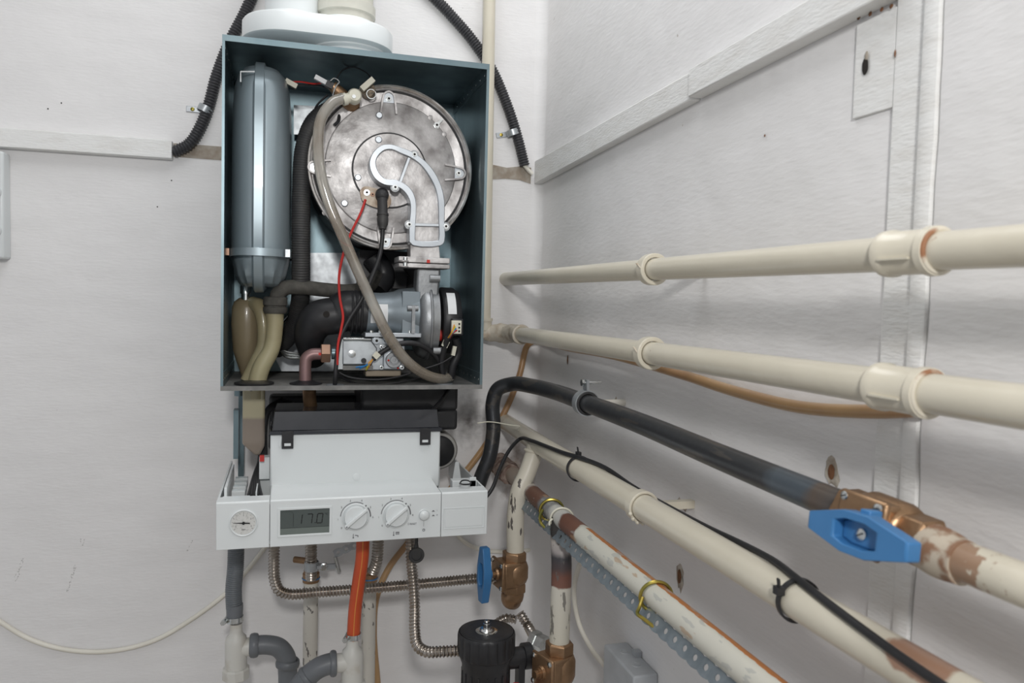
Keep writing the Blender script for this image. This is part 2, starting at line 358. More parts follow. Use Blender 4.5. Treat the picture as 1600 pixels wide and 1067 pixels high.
rbat(-.002, -.652, .243, .290, .2615, .2965, .489, 'trim_4'); rbat(-.656, -1.0, .263, .298, .268, .302, .4845, 'trim_5')
# vertical board, ridge and the cracked slab beside it
b = M(); b.box(XR-.004, XR, -1.022, -.991, Z0-1.4, Z0+1.1); st(b.build('trim_6', trim_m, bevel=.001))
zz = [Z0-1.4+i*.02 for i in range(126)]
def wob(z, s): return .0008*math.sin(z*37+s)+.0006*math.sin(z*91+2*s)+(.0022*math.sin(z*23) if z < Z0-.02 else 0)
b = M(); b.quadloop([[V(XR, -1.022, z), V(XR-.008, -1.026, z), V(XR-.010, -1.034, z), V(XR-.008, -1.042+wob(z, 0)*.6, z), V(XR, -1.0435+wob(z, 0)*.6, z)] for z in zz]); st(b.build('trim_7', trim_m))
b = M(); b.quadloop([[V(XR, -1.0449+wob(z, 0)*.6, z), V(XR-.006, -1.0452+wob(z, 0)*.6, z), V(XR-.007, -1.052, z), V(XR-.007, -2.5, z), V(XR, -2.5, z)] for z in zz]); st(b.build('trim_8', wall_r))
b = M(); b.box(XR-.0006, XR, -1.046, -1.043, Z0-1.4, Z0+1.1); st(b.build('crack_shade', dark))  # near-black strip paints the crack's deep shade over the white wall behind
# patch board and knock-outs / old screw holes (belong to the wall)
b = M(); b.box(XR-.003, XR, -.990, -.940, Z0+.176, Z0+.262); pb = st(b.build('trim_10', trim_m, bevel=.0008))
def crater(c, r, x, deep=dark, rim=None, sq=1, name='hole'):
    b = M(); n = 14; c = Vector(c)
    def loop(rr, dx, j): return [V(x+dx, c.y+rr*(1+j*random.uniform(-1, 1))*math.cos(2*PI*k/n)*.8, c.z+rr*sq*(1+j*random.uniform(-1, 1))*math.sin(2*PI*k/n)) for k in range(n)]
    if rim:
        b.quadloop([loop(r*1.9, 0, .3), loop(r*1.5, -.0016, .25), loop(r, -.0012, .15)], capa=False, capb=True); h = b.build(name+'_rim', rim, wr)
        b = M()
    b.quadloop([loop(r, -.0016, .1), loop(r*.6, -.0022, .2)], capa=False); b.build(name, deep, wr)
crater(Q(1354, 104, XR-.003), .0052, XR-.003, dark, None, 1.6); crater(Q(1356, 88, XR-.003), .003, XR-.003, brownstrip, None, 1.5)
crater(Q(1401, 84, XR-.003), .0014, XR-.003, rustm, None, 2.5)
crater(Q(1301, 737, XR), .0062, XR, rustm, plaster, 1.2); crater(Q(1063, 900, XR), .0065, XR, rustm, plaster, 1.5)
crater(Q(888, 562, XR), .004, XR, rustm, None, 2.2); crater(Q(1197, 212, XR), .0016, XR, rustm); crater(Q(1062, 785, XR), .004, XR, plaster, plaster, .8)
crater(Q(1070, 790, XR), .005, XR, plaster, plaster, .7)
for q in ((1344, 28), (1362, 22), (1380, 15), (1395, 10)): crater(Q(*q, XR-.003), .003, XR-.003, rustm, None, .7)
crater(Q(963, 628, XR), .003, XR, dark, plaster, 1.4)
for q in ((96, 161), (75, 170), (268, 282), (246, 323)):
    b = M(); b.cyl(P(*q, 0), FR, .0012, .0006, 8); b.build('nail_hole', dark, wb)

# ================================================================== the boiler
BX0, BX1, BZ0, BZ1, BY = -.0978, .3135, Z0-.1465, Z0+.3855, -.30
boiler = thing('gas_boiler', (.108, -.16, Z0-.41), 'open wall-hung gas boiler with blue-grey metal casing and white control panel', 'boiler')
def W(m_, name, mat, parent=None, **k): return m_.build(name, mat, parent if parent is not None else boiler, **k)
T = .0016
b = M(); b.box(BX0, BX1, -.022, -.020, BZ0, BZ1)
b.box(BX0, BX0+T, BY, -.02, BZ0, BZ1); b.box(BX1-T, BX1, BY, -.02, BZ0, BZ1); b.box(BX0, BX1, BY, -.02, BZ1-T, BZ1)
b.box(BX0, BX0+.004, BY-.0012, BY+.0004, BZ0, BZ1); b.box(BX1-.0045, BX1, BY-.0012, BY+.0004, BZ0, BZ1)
b.box(BX0, BX1, BY-.0014, BY+.0004, BZ1-.009, BZ1)
casing = W(b, 'casing', galv)
b = M(); b.box(BX0, BX1, BY, -.02, BZ0, BZ0+T); b.box(BX0, BX1, BY-.0014, BY+.0004, BZ0-.002, BZ0+.005); W(b, 'casing_floor', dust)
# corner flanges with rivets
for (x, sx) in ((BX1-T, -1), (BX0+T, 1)):
    b = M(); b.box(x, x+sx*.0015, BY+.004, -.03, BZ0+T, BZ0+.024); fl = W(b, 'corner_flange', galv)
    for k in range(9):
        b = M(); b.lathe(V(x+sx*.0015, BY+.014+k*.028, BZ0+.013), V(sx, 0, 0), [(0, .0022), (.0006, .0018), (.001, .0006)], 10); W(b, 'rivet', zinc, fl)
    b = M(); b.box(x, x+sx*.0015, BY+.004, -.03, BZ1-T-.02, BZ1-T); fl = W(b, 'corner_flange', galv)
    for k in range(8):
        b = M(); b.lathe(V(x+sx*.0015, BY+.02+k*.031, BZ1-.013), V(sx, 0, 0), [(0, .0022), (.0006, .0018), (.001, .0006)], 10); W(b, 'rivet', zinc, fl)
# bright back plates
b = M(); b.prism([P(x, y, -.06) for x, y in ((478, 395), (650, 395), (650, 470), (590, 475), (560, 500), (520, 580), (440, 580), (430, 560), (470, 480), (484, 470))], V(0, .002, 0)); W(b, 'back_panel', galv_l)
b = M(); b.prism([P(x, y, -.07) for x, y in ((459, 164), (500, 166), (500, 210), (459, 210))], V(0, .002, 0)); W(b, 'back_tab', galv_l)
b = M(); b.box(K(470, -.05), BX1-T, -.05, -.024, BZ0+T, P(600, 548, -.05).z); W(b, 'rear_bracket', dust)

# ---- expansion vessel
KPY[0] = 300
vy0, vy1 = -.275, -.06
vc = V((K(361, -.2)+K(455, -.2))/2, (vy0+vy1)/2, 0); va = (K(455, -.2)-K(361, -.2))/2
zt, zb = P(408, 112, -.2).z, P(408, 448, -.2).z
def sup(c, a, bb, z, n=40, e=2.6):
    out = []
    for k in range(n):
        t = 2*PI*k/n; ct, s_ = math.cos(t), math.sin(t)
        out.append(V(c.x+a*math.copysign(abs(ct)**(2/e), ct), c.y+bb*math.copysign(abs(s_)**(2/e), s_), z))
    return out
prof = [(0, .60, .55), (.015, .72, .72), (.05, .84, .86), (.11, .95, .94), (.16, 1, .97), (.3, 1, 1), (.6, 1, 1), (.82, .98, 1), (.91, .93, .97), (.96, .84, .9), (.985, .7, .8), (1, .45, .6)]
rings = []
fine = []
for (t0, a0, b0), (t1, a1, b1) in zip(prof, prof[1:]):
    for k in range(4): f_ = k/4; fine.append((t0+(t1-t0)*f_, a0+(a1-a0)*f_, b0+(b1-b0)*f_))
fine.append(prof[-1])
for t, a, bb in fine:
    r_ = sup(vc, va*a, (vy1-vy0)/2*bb, zb+(zt-zb)*t, 56)
    if t < .13:
        r_ = [vc+(p-vc)*1 if True else p for p in r_]; g_ = (.13-t)/.13*.05
        r_ = [V(vc.x+(p.x-vc.x)*(1-g_*math.cos(k*2*PI/56*14)), vc.y+(p.y-vc.y)*(1-g_*math.cos(k*2*PI/56*14)), p.z) for k, p in enumerate(r_)]
    rings.append(r_)
b = M(); b.quadloop(rings); vessel = W(b, 'expansion_vessel', vess)
# seam rim all round (axis x)
sx = vc.x-.002; n = 48; ro = []; ri = []
for k in range(n):
    t = 2*PI*k/n; ct, s_ = math.cos(t), math.sin(t); e = 2/4.2
    yy = math.copysign(abs(ct)**e, ct); z_ = math.copysign(abs(s_)**e, s_)
    ro.append(V(sx-.0095, vc.y+yy*((vy1-vy0)/2+.010), (zt+zb)/2+z_*((zt-zb)/2+.010)))
def scl(l, f_, dx): c = V(0, vc.y, (zt+zb)/2); return [V(p.x+dx, c.y+(p.y-c.y)*f_, c.z+(p.z-c.z)*f_) for p in l]
b = M(); b.quadloop([scl(ro, .97, 0), scl(ro, 1, .003), scl(ro, 1, .016), scl(ro, .97, .019)]); W(b, 'seam_rim', vess, vessel)
zs = P(408, 394, -.27).z
b = M(); r_ = sup(vc, va+.0015, (vy1-vy0)/2+.0015, zs-.006, 56); r2 = sup(vc, va+.0032, (vy1-vy0)/2+.011, zs-.006, 56)
b.frame(r2, r_, V(0, 0, .012)); W(b, 'vessel_strap', vess)
b = M(); b.box(K(447, -.2), K(454, -.2), -.27, -.262, zs-.006, zs+.006); W(b, 'strap_clip', galv_l)
b = M(); b.box(K(353, -.2), K(361, -.2), -.235, -.22, zs-.005, zs+.006); W(b, 'strap_pin', nutm)
b = M(); p0 = P(384, 447, -.16); b.lathe(p0+V(0, 0, -.025), V(0, 0, 1), [(0, .007), (.012, .007), (.012, .009), (.024, .009), (.03, .006)], 16); W(b, 'vessel_valve', zinc)
b = M(); b.tube([P(376, 128, -.28), P(376, 112, -.28), P(398, 112, -.28)], .0012, 6, 1); W(b, 'vessel_hook', whitep)

# ---- condensate trap
KPY[0] = 533
b = M(); c0 = P(386, 470, -.15); b.lathe(V(c0.x, c0.y, P(386, 588, -.15).z), V(0, 0, 1), [(0, .008), (.006, .010), (.03, .018), (.045, .0225), (.09, .0255), (.118, .0245), (.128, .021), (.134, .014), (.137, .006)], 28); trap = W(b, 'condensate_trap', yell_d)
b = M(); b.tube([P(395, 474, -.16), P(406, 480, -.18), P(412, 505, -.19), P(411, 540, -.19), P(398, 570, -.19), P(386, 595, -.19)], [.012, .013, .011, .0105, .011, .011], 16); W(b, 'overflow_tube', yell)
b = M(); b.tube([P(429, 486, -.21), P(429, 515, -.21), P(424, 545, -.21), P(408, 575, -.21), P(401, 600, -.21), P(400, 622, -.21)], [.015, .0135, .0135, .0145, .0145, .0145], 18); W(b, 'drain_tube', yell)
b = M(); c0 = P(430, 486, -.21); b.lathe(c0+V(0, 0, -.004), V(0, 0, 1), [(0, .017), (.004, .0195), (.010, .0195), (.011, .017), (.013, .017), (.014, .0195), (.026, .0192), (.028, .016)], 24); W(b, 'trap_collar', foam)
b = M(); c1 = P(397, 614, -.21); cb = P(394, 700, -.21)
b.quadloop([[V(c1.x-.0175, c1.y+.012, z), V(c1.x-.0175, c1.y-.012, z), V(c1.x+.0175, c1.y-.012, z), V(c1.x+.0175, c1.y+.012, z)] for z in (BZ0, cb.z+.012)]+[[V(c1.x-.017, c1.y+.01, cb.z+.008), V(c1.x-.017, c1.y-.01, cb.z+.008), V(c1.x+.017, c1.y-.01, cb.z+.004), V(c1.x+.017, c1.y+.01, cb.z+.004)], [V(c1.x+.002, c1.y+.005, cb.z-.012), V(c1.x+.002, c1.y-.005, cb.z-.012), V(c1.x+.010, c1.y-.005, cb.z-.012), V(c1.x+.010, c1.y+.005, cb.z-.012)]])
mt = banded('siphon plastic', (0, 0, 1), cb.z, BZ0, [(0, (.42, .35, .29)), (.45, (.36, .30, .25)), (.5, (.55, .50, .34)), (1, (.55, .50, .34))], .3); mt.node_tree.nodes['Principled BSDF'].inputs['Transmission Weight'].default_value = .35
W(b, 'siphon_well', mt, bevel=.004, bseg=3)
b = M(); b.box(c1.x-.006, c1.x-.001, c1.y-.0135, c1.y-.012, BZ0-.012, BZ0-.003); W(b, 'siphon_slot', dark)
b = M(); gc = P(397, 603, -.25); b.lathe(V(gc.x, -.245, BZ0+T), V(0, 0, 1), [(0, .030), (.003, .031), (.004, .028)], 36); W(b, 'grommet', blackp)

# ---- hoses on the left
b = M(); b.tube([P(556, 162, -.19), P(525, 168, -.2), P(492, 190, -.21), P(476, 230, -.21), P(471, 300, -.21), P(470, 380, -.21), P(470, 445, -.20), P(468, 475, -.17), P(455, 520, -.13), P(430, 548, -.1)], .0152, 20, corr=(.0040, .00025)); W(b, 'flow_hose', rubber)
b = M(); b.tube([P(433, 472, -.21), P(434, 460, -.21), P(446, 450, -.21), P(470, 449, -.21), P(510, 453, -.2), P(545, 455, -.19), P(575, 448, -.17), P(590, 430, -.15)], .0122, 18); W(b, 'condensate_hose', foam)
b = M(); b.tube([P(440, 540, -.12), P(436, 510, -.12), P(444, 500, -.12), P(468, 478, -.11), P(475, 466, -.1)], .004, 10); W(b, 'braided_line', zinc)
for k in range(3):
    b = M(); b.tube([P(436+k*3, 500, -.12), P(434+k*2, 540+k, -.12), P(446, 549+k*4, -.12), P(475, 554+k*3, -.12)], .0022, 8); W(b, 'capillary_tube', zinc)

# ---- heat exchanger
KPY[0] = 265
DY = -.232; dc = P(608, 262, DY); DR = (K(737, DY)-K(480, DY))/2
dc.x = (K(737, DY)+K(480, DY))/2
b = M(); b.lathe(V(dc.x, -.06, dc.z), FR, [(0, DR*.96), (.12, DR*.96), (.135, DR*.985), (.16, DR*.985)], 72); hx = W(b, 'heat_exchanger', blackp)
b = M(); b.lathe(V(dc.x, DY+.016, dc.z), FR, [(0, DR*.99), (.003, DR), (.013, DR), (.014, DR*.95), (.0125, DR*.94), (.012, DR*.925), (.0119, 0)], 96)
door = W(b, 'burner_door', alu)
b = M(); b.lathe(V(dc.x, DY+.004, dc.z), FR, [(0, DR*1.002), (.003, DR*1.002), (.006, DR*.995), (.0065, DR*.975), (.0045, DR*.957), (0, DR*.952)], 96, cap=False); W(b, 'door_rim', mk('bright rolled rim', (.62, .60, .58), .25, .75, (.35, .32, .29), 40), door)
fy = DY+.004                                # door face plane
def D(px, py, dy=0): return P(px, py, fy-dy)
b = M(); b.lathe(V(dc.x, fy, dc.z), FR, [(0, DR*.80), (.0035, DR*.79), (.004, DR*.78), (.0045, 0)], 80); W(b, 'door_plate', alu)
b = M(); b.ring(V(dc.x, fy+.0005, dc.z), FR, DR*.925, .0022, 90, 8); W(b, 'sealing_cord', rubber)
ic = D(613, 263, .005); ir = (D(665, 263, .005)-ic).length
b = M(); b.lathe(V(ic.x-.004, fy-.0042, ic.z-.004), FR, [(0, ir*1.09), (.003, ir*1.07), (.0032, 0)], 64); W(b, 'burner_plate', alu)
b = M(); b.ring(V(ic.x-.004, fy-.005, ic.z-.004), FR, ir*1.1, .0012, 64, 6); W(b, 'plate_joint', blackp)
# clamping forks
def fork(cx, cy, ang, sc=1):
    c = D(cx, cy, .004); L_ = .020*sc; pts = []
    loc = [(-.013, -.022), (-.010, 0), (-.007, .010), (0, .0135), (.007, .010), (.010, 0), (.013, -.022)]
    ca, sa = math.cos(ang), math.sin(ang)
    pp = [(c.x+(a*ca-e*sa)*sc, c.z+(a*sa+e*ca)*sc) for a, e in loc]
    b = M(); b.stroke(pp, .0046, c.y+.004, .010, 6); fk = W(b, 'clamp_lug', alu, door)
    pl = [V(c.x+(a*ca-e*sa)*sc, c.y+.001, c.z+(a*sa+e*ca)*sc) for a, e in ((-.010, -.004), (-.007, .009), (0, .0125), (.007, .009), (.010, -.004))]
    b = M(); b.prism(pl, V(0, -.003, 0)); W(b, 'lug_pad', alu_b, door)
    screw(door, V(c.x-sa*.002*sc, c.y-.002, c.z+ca*.002*sc), .0042, zinc, .004, name='door_bolt')
fork(607, 157, 0); fork(714, 271, -PI/2); fork(495, 262, PI/2); fork(602, 376, PI)
c = D(682, 196, .003); screw(door, c, .0045, zinc, .005, name='door_bolt'); b = M(); b.obox(c+V(.006, 0, .007), V(.6, 0, .7), (.012, .003, .004)); W(b, 'door_clip', zinc, door)
for q, r in (((592, 181), .0055), ((591, 219), .0058), ((559, 278), .0055), ((538, 318), .0055)):
    b = M(); b.lathe(D(*q, .003), FR, [(0, r), (.005, r), (.0062, r*.8)], 20); W(b, 'stud', alu_b, door)
for q in ((672, 184), (694, 210), (558, 254), (507, 333)):
    b = M(); b.lathe(D(*q, .001), FR, [(0, .0042), (.0032, .004), (.0036, .002)], 16); W(b, 'boss', alu, door)

# ---- gas-air elbow (cast, question-mark outline)
EY = -.262; KPY[0] = 400
def E_(px, py): q = P(px, py, EY); return (q.x, q.z)
outer = [(639, 378), (639, 350), (641, 330), (640, 315), (634, 303), (624, 294), (612, 291), (600, 289), (587, 281), (579, 268), (577, 253), (583, 238), (595, 228), (610, 226), (627, 231), (646, 239), (664, 252), (679, 270), (689, 291), (694, 314), (694, 345), (694, 378), (688, 384), (646, 384)]
inner = [(648, 374), (649, 350), (650, 330), (649, 312), (642, 296), (630, 286), (617, 281), (603, 280), (594, 273), (588, 262), (587, 252), (592, 242), (601, 235), (612, 234), (626, 240), (642, 247), (657, 258), (670, 275), (680, 295), (684, 315), (685, 345), (685, 374), (683, 376), (650, 376)]
ov = [V(E_(*p)[0], EY, E_(*p)[1]) for p in outer]
def densify(l, n=3): l = [Vector(x) for x in l]; r = smooth_path(l+[l[0]], n); return r[:-1]
iv = [V(E_(*p)[0], EY, E_(*p)[1]) for p in inner]
ov, iv = densify(ov), densify(iv)
b = M(); b.frame([p+V(0, .028, 0) for p in ov], [p+V(0, .028, 0) for p in iv], V(0, -.0315, 0)); elbow = W(b, 'gas_air_elbow', alu_b, bevel=.0010)
b = M(); b.prism([p+V(0, .0035, 0) for p in iv], V(0, .018, 0)); W(b, 'elbow_cover', alu, elbow)
for a, c_ in (((639, 247), (624, 288)), ((648, 351), (685, 352))):
    b = M(); b.stroke([E_(*a), E_(*c_)], .0062, EY+.004, .0072); W(b, 'web', alu_b, elbow)
for q in ((647, 242), (617, 293), (639, 351), (696, 354)): (lambda c_: (M().cyl(c_, FR, .0075, .012, 18).build('bolt_boss', alu_d, elbow), screw(elbow, c_+V(0, -.012, 0), .0042, zinc, .004, name='elbow_bolt')))(P(*q, EY)+V(0, .010, 0))
b = M(); x0, x1 = K(641, EY), K(687, EY); b.prism([P(641, 382, EY+.003), P(641, 404, EY+.003), P(688, 404, EY+.003), P(686, 382, EY+.003)], V(0, .035, 0)); W(b, 'elbow_neck', alu, elbow, bevel=.001)
# flange pair
for (ya, yb, nm) in ((402, 411, 'upper_flange'), (412, 419, 'lower_flange')):
    b = M(); q0, q1 = P(622, ya, EY), P(702, yb, EY)
    b.box(q0.x, q1.x, EY-.006, EY+.05, P(660, yb, EY).z, P(660, ya, EY).z); b.cyl(V(q0.x+.008, EY-.006, P(660, yb, EY).z), V(0, 0, 1), .009, (q0.z-q1.z)*.52, 20); W(b, nm, alu, bevel=.0012)
b = M(); b.box(K(666, EY), K(671, EY), EY-.0065, EY-.005, P(668, 411, EY).z, P(668, 406, EY).z); W(b, 'paint_mark', redp)
b = M(); b.lathe(P(633, 418, EY-.006), V(0, 0, 1), [(0, .004), (.017, .004)], 10); W(b, 'flange_bolt', zinc)

# ---- fan
KPY[0] = 500; KX[0] = 668
fc = P(668, 500, -.215); fR = .066
b = M(); xa, xb = K(653, -.25), K(684, -.25)
b.lathe(V(xa, fc.y, fc.z), V(1, 0, 0), [(0, fR*.5), (0, fR*.82), (.004, fR*.93), (.011, fR), ((xb-xa)*.55, fR), ((xb-xa)*.6, fR*.97), (xb-xa, fR*.95), (xb-xa, .02)], 64)
fan = W(b, 'fan_housing', alu_d)
b = M(); b.quadloop([[V(a_, y_, z_) for a_, y_ in ((xx0, EY+.002), (xx1, EY+.002), (xx1, EY+.04), (xx0, EY+.04))] for z_, xx0, xx1 in ((P(KX[0], 419, EY).z+.0, K(651, EY), K(688, EY)), (P(660, 450, EY).z, K(650, EY), K(686, EY)), (fc.z, K(653, EY), K(683, EY)))]); W(b, 'fan_outlet', alu_d, fan, bevel=.004)
for q in ((677, 435), (682, 548)):
    b = M(); b.cyl(P(*q, EY-.004)+V(-.006, 0, 0), V(1, 0, 0), .0062, .017, 14); W(b, 'screw_boss', alu_d, fan)
b = M(); b.ring(V(xa+(xb-xa)*.58, fc.y, fc.z), V(1, 0, 0), fR+.001, .0024, 60, 8); W(b, 'housing_seam', alu_d, fan)
b = M(); b.cyl(V(xb-.004, fc.y, fc.z), V(1, 0, 0), .030, .014, 30); b.lathe(V(xb+.006, fc.y, fc.z), V(1, 0, 0), [(0, .04), (.001, .055), (.005, .058), (.024, .0575), (.033, .052), (.036, .03)], 48)
motor = W(b, 'fan_motor', blackp)
b = M()
rr = []
for k in range(9):
    a = PI+.02+(-.75)*k/8+.0
    a = math.radians(168-k*5.2); q = V(0, math.cos(a)*.0588, math.sin(a)*.0588); r2 = q*1.012
    rr.append([V(xb+.0135+dx, fc.y, fc.z)+v_ for dx, v_ in ((0, q), (.0145, q), (.0145, r2), (0, r2))])
b.quadloop(rr); W(b, 'label', paper, motor)
b = M(); b.box(K(705, -.28), K(723, -.28), -.288, -.262, P(712, 524, -.28).z, P(712, 498, -.28).z); W(b, 'plug_housing', blackp, motor, bevel=.002)
b = M(); c_ = P(712, 511, -.289); b.box(c_.x-.008, c_.x+.0085, -.296, -.288, c_.z-.011, c_.z+.011); pl_ = W(b, 'connector', whitep2, motor, bevel=.001)
for k in range(3): b = M(); b.box(c_.x+.003, c_.x+.006, -.2965, -.2955, c_.z-.008+k*.006, c_.z-.005+k*.006); W(b, 'contact', dark, motor)
for k, m_ in enumerate((orw, yelw, bluew, redw)):
    b = M(); b.tube([c_+V(-.004+k*.0015, -.008, .004-k*.003), c_+V(-.009+k*.001, -.012, -.008), P(700, 528, -.285)+V(k*.001, 0, 0)], .0012, 6); W(b, 'wire', m_, motor)
b = M(); b.lathe(V(xb+.0, fc.y-.03, P(KX[0], 524, -.25).z), V(1, 0, 0), [(0, .010), (.010, .010), (.016, .004)], 16); W(b, 'red_cap', redp)
# ---- venturi and intake
vz = P(610, 489, -.24).z; vx0, vx1 = K(569, -.25), K(654, -.25)
b = M(); b.lathe(V(vx0, -.225, vz), V(1, 0, 0), [(0, .034), (.03, .0335), (.05, .036), (.06, .041), (vx1-vx0, .045)], 40); b.box(vx1-.03, vx1, -.265, -.19, vz-.038, vz+.037); ven = W(b, 'venturi', greyv := mk('blue grey casting', (.23, .265, .29), .42, .35, (.2, .235, .26), 15), bevel=.001)
b = M(); rr = []
for k in range(7):
    a = math.radians(205-k*9); q = V(0, math.cos(a)*.0341, -math.sin(a)*.0341); rr.append([V(vx0+.010+dx, -.225, vz)+q*s_ for dx, s_ in ((0, 1.0), (.028, 1.0), (.028, 1.02), (0, 1.02))])
b.quadloop(rr); W(b, 'label', paper, ven)
b = M(); b.box(vx0, vx1+.002, -.27, -.2, P(610, 527, -.27).z, P(610, 520, -.27).z); W(b, 'venturi_flange', alu_b, ven, bevel=.001)
for q in (580, 594, 640): screw(ven, P(q, 522, -.262), .004, zinc, .006, kind='round', d=V(0, 0, 1))
b = M(); b.box(K(643, -.27), K(648, -.27), -.275, -.268, P(KX[0], 521, -.27).z, P(KX[0], 478, -.27).z); b.cyl(V(K(636, -.27), -.27, P(KX[0], 482, -.27).z), V(1, 0, 0), .005, .018, 12); W(b, 'casting_rib', alu_d, ven)
b = M(); b.tube([V(vx0+.006, -.225, vz), V(vx0-.03, -.225, vz+.001), P(528, 492, -.225), P(500, 498, -.22), P(486, 515, -.21), P(484, 540, -.19), P(492, 560, -.16)], [.0345, .0345, .031, .031, .028, .022, .02], 28); intake = W(b, 'intake_silencer', blackp)
for dx, r in ((-.004, .0365), (-.012, .0365), (-.019, .0358)):
    b = M(); b.ring(V(vx0+dx, -.225, vz), V(1, 0, 0), r-.001, .0022, 40, 8); W(b, 'hose_rib', blackp, intake)
b = M(); b.cyl(P(510, 491, -.256)+V(0, .004, 0), FR, .0052, .0045, 16); W(b, 'port', dark, intake)
b = M(); b.tube([P(582, 400, -.14), P(600, 430, -.14), P(588, 452, -.15)], .02, 16); b.box(K(560, -.12), K(640, -.12), -.12, -.06, P(KX[0], 452, -.12).z, P(KX[0], 395, -.12).z); W(b, 'exchanger_sump', blackp)
b = M(); b.tube([P(640, 400, -.13), P(655, 430, -.12), P(640, 470, -.1)], .022, 16); W(b, 'return_hose', rubber)

# ---- gas valve
KPY[0] = 560; KX[0] = 590
GY = -.262
gz0, gz1 = P(KX[0], 577, GY), P(KX[0], 528, GY)
b = M(); x0, x1 = K(535, GY), K(580, GY); za, zb_ = P(550, 570, GY).z, P(550, 532, GY).z
b.prism([V(x0, GY, za), V(x1, GY, za), V(K(589, GY), GY, za+.012), V(K(589, GY), GY, zb_-.012), V(x1, GY, zb_), V(x0, GY, zb_)], V(0, .045, 0)); gv = W(b, 'gas_valve', galv_l, bevel=.002)
b = M(); b.box(x0, x1+.001, GY-.0015, GY+.04, zb_, zb_+.005); W(b, 'valve_lid', zinc, gv, bevel=.002)
b = M(); b.lathe(P(550, 553, GY), FR, [(0, .0062), (.0006, .0062), (.0008, .005), (.0012, .004)], 24); W(b, 'valve_seal', zinc, gv)
b = M(); b.box(K(580, GY), K(631, GY), GY+.002, GY+.05, P(KX[0], 579, GY).z, P(KX[0], 527, GY).z); W(b, 'valve_block', galv_l, gv, bevel=.002)
b = M(); b.box(K(598, GY), K(632, GY), GY-.006, GY+.002, P(KX[0], 577, GY).z, P(KX[0], 540, GY).z); W(b, 'regulator_plate', alu_b, gv, bevel=.002)
rc = P(615, 562, GY-.006); b = M(); b.lathe(rc, FR, [(0, .0135), (.006, .0135), (.007, .0125), (.007, .0085), (.005, .008), (.005, .0065), (.008, .006), (.008, .003), (.006, .0028), (.006, 0)], 32); W(b, 'regulator', alu_d, gv)
for q in ((596, 542), (596, 574), (628, 574), (627, 545)): screw(gv, P(*q, GY-.006), .0028, zinc, .003, kind='round', name='valve_screw')
for q in ((607, 563), (622, 575)): b = M(); b.ball(P(*q, GY-.0135 if q[0] == 607 else GY-.007), .0018); W(b, 'red_dab', redp, gv)
for q in ((588, 532), (602, 532)): screw(gv, P(*q, GY-.001), .005, alu_b, .006, kind='round', name='test_point')
b = M(); b.box(K(572, GY), K(628, GY), GY+.006, GY+.045, P(KX[0], 589, GY).z, P(KX[0], 579, GY).z); W(b, 'valve_foot', mk('dusty brown casting', (.3, .25, .19), .6, .3), gv, bevel=.002)
b = M(); b.box(K(536, GY), K(583, GY), GY-.002, GY+.03, P(KX[0], 578, GY).z, P(KX[0], 571, GY).z); W(b, 'terminal_strip', dust, gv)
b = M(); b.cyl(P(568, 563, GY), FR, .0042, .006, 14); W(b, 'spigot', blackp, gv)
b = M(); b.box(K(527, GY), K(536, GY), GY+.002, GY+.03, P(KX[0], 577, GY).z, P(KX[0], 530, GY).z); W(b, 'side_bracket', zinc, gv)
b = M(); b.cyl(V(K(519, GY), GY+.018, P(510, 553, GY).z), V(1, 0, 0), .010, .008, 20); W(b, 'union', galv, gv)
b = M(); b.tube([P(477, 594, GY+.018), P(477, 572, GY+.018), P(479, 560, GY+.018), P(487, 554, GY+.018), P(503, 553, GY+.018)], .0098, 18); W(b, 'gas_pipe', coppr)
b = M(); b.lathe(V(K(502, GY), GY+.018, P(510, 553, GY).z), V(1, 0, 0), [(0, .015), (.001, .0168), (.014, .0168), (.0152, .015)], 6); W(b, 'union_nut', nutm, smooth=20)
b = M(); b.box(K(498, GY), K(502, GY), GY+.008, GY+.012, P(KX[0], 556, GY).z, P(KX[0], 552, GY).z); W(b, 'red_dab', redp)
b = M(); q = P(478, 589, GY+.018); b.lathe(V(q.x, q.y, BZ0+T), V(0, 0, 1), [(0, .026), (.002, .026), (.003, .02), (.006, .013)], 30); W(b, 'grommet', blackp)
b = M(); q = P(524, 603, -.28); b.lathe(V(q.x, -.268, BZ0+T), V(0, 0, 1), [(0, .0145), (.0014, .014)], 24); W(b, 'grommet', greyp)
b = M(); q = P(695, 598, -.27); b.lathe(V(q.x, -.255, BZ0+T), V(0, 0, 1), [(0, .017), (.002, .016)], 24); W(b, 'grommet', greyp)
# valve wires
for k, (m_, q) in enumerate(((bluew, (562, 576)), (orw, (577, 573)), (yelw, (572, 578)), (bluew, (556, 574)), (orw, (574, 576)))):
    b = M(); b.tube([P(*q, GY-.004), P(574+k, 569, GY-.010), P(586, 558, GY-.012)], .0012, 6); W(b, 'wire', m_)
b = M(); b.tube([P(583, 561, GY-.012), P(600, 548, GY-.014), P(618, 539, GY-.016), P(645, 536, GY-.014), P(668, 545, GY-.008), P(685, 562, GY), P(693, 588, GY+.01)], .0044, 12); W(b, 'valve_cable', cableb)
b = M(); b.obox(P(588, 555, GY-.013), P(592, 551, GY-.013)-P(585, 558, GY-.013), (.010, .0095, .0095)); W(b, 'cable_marker', whitep2)
b = M(); b.obox(P(696, 537, -.275), P(700, 530, -.275)-P(693, 545, -.275), (.011, .0095, .0095)); W(b, 'cable_marker', whitep2)
b = M(); b.tube([P(700, 527, -.284), P(694, 545, -.274), P(690, 570, -.265), P(694, 592, -.26)], .0048, 12); b.tube([P(712, 528, -.27), P(716, 550, -.262), P(708, 570, -.26), P(704, 590, -.255)], .007, 12); W(b, 'fan_cable', cableb)
b = M(); b.tube([P(708, 556, -.27), P(690, 567, -.27), P(650, 580, -.27), P(625, 588, -.27), P(590, 593, -.27), P(545, 589, -.265), P(530, 582, -.26)], .0016, 8); W(b, 'thin_cable', cableb)
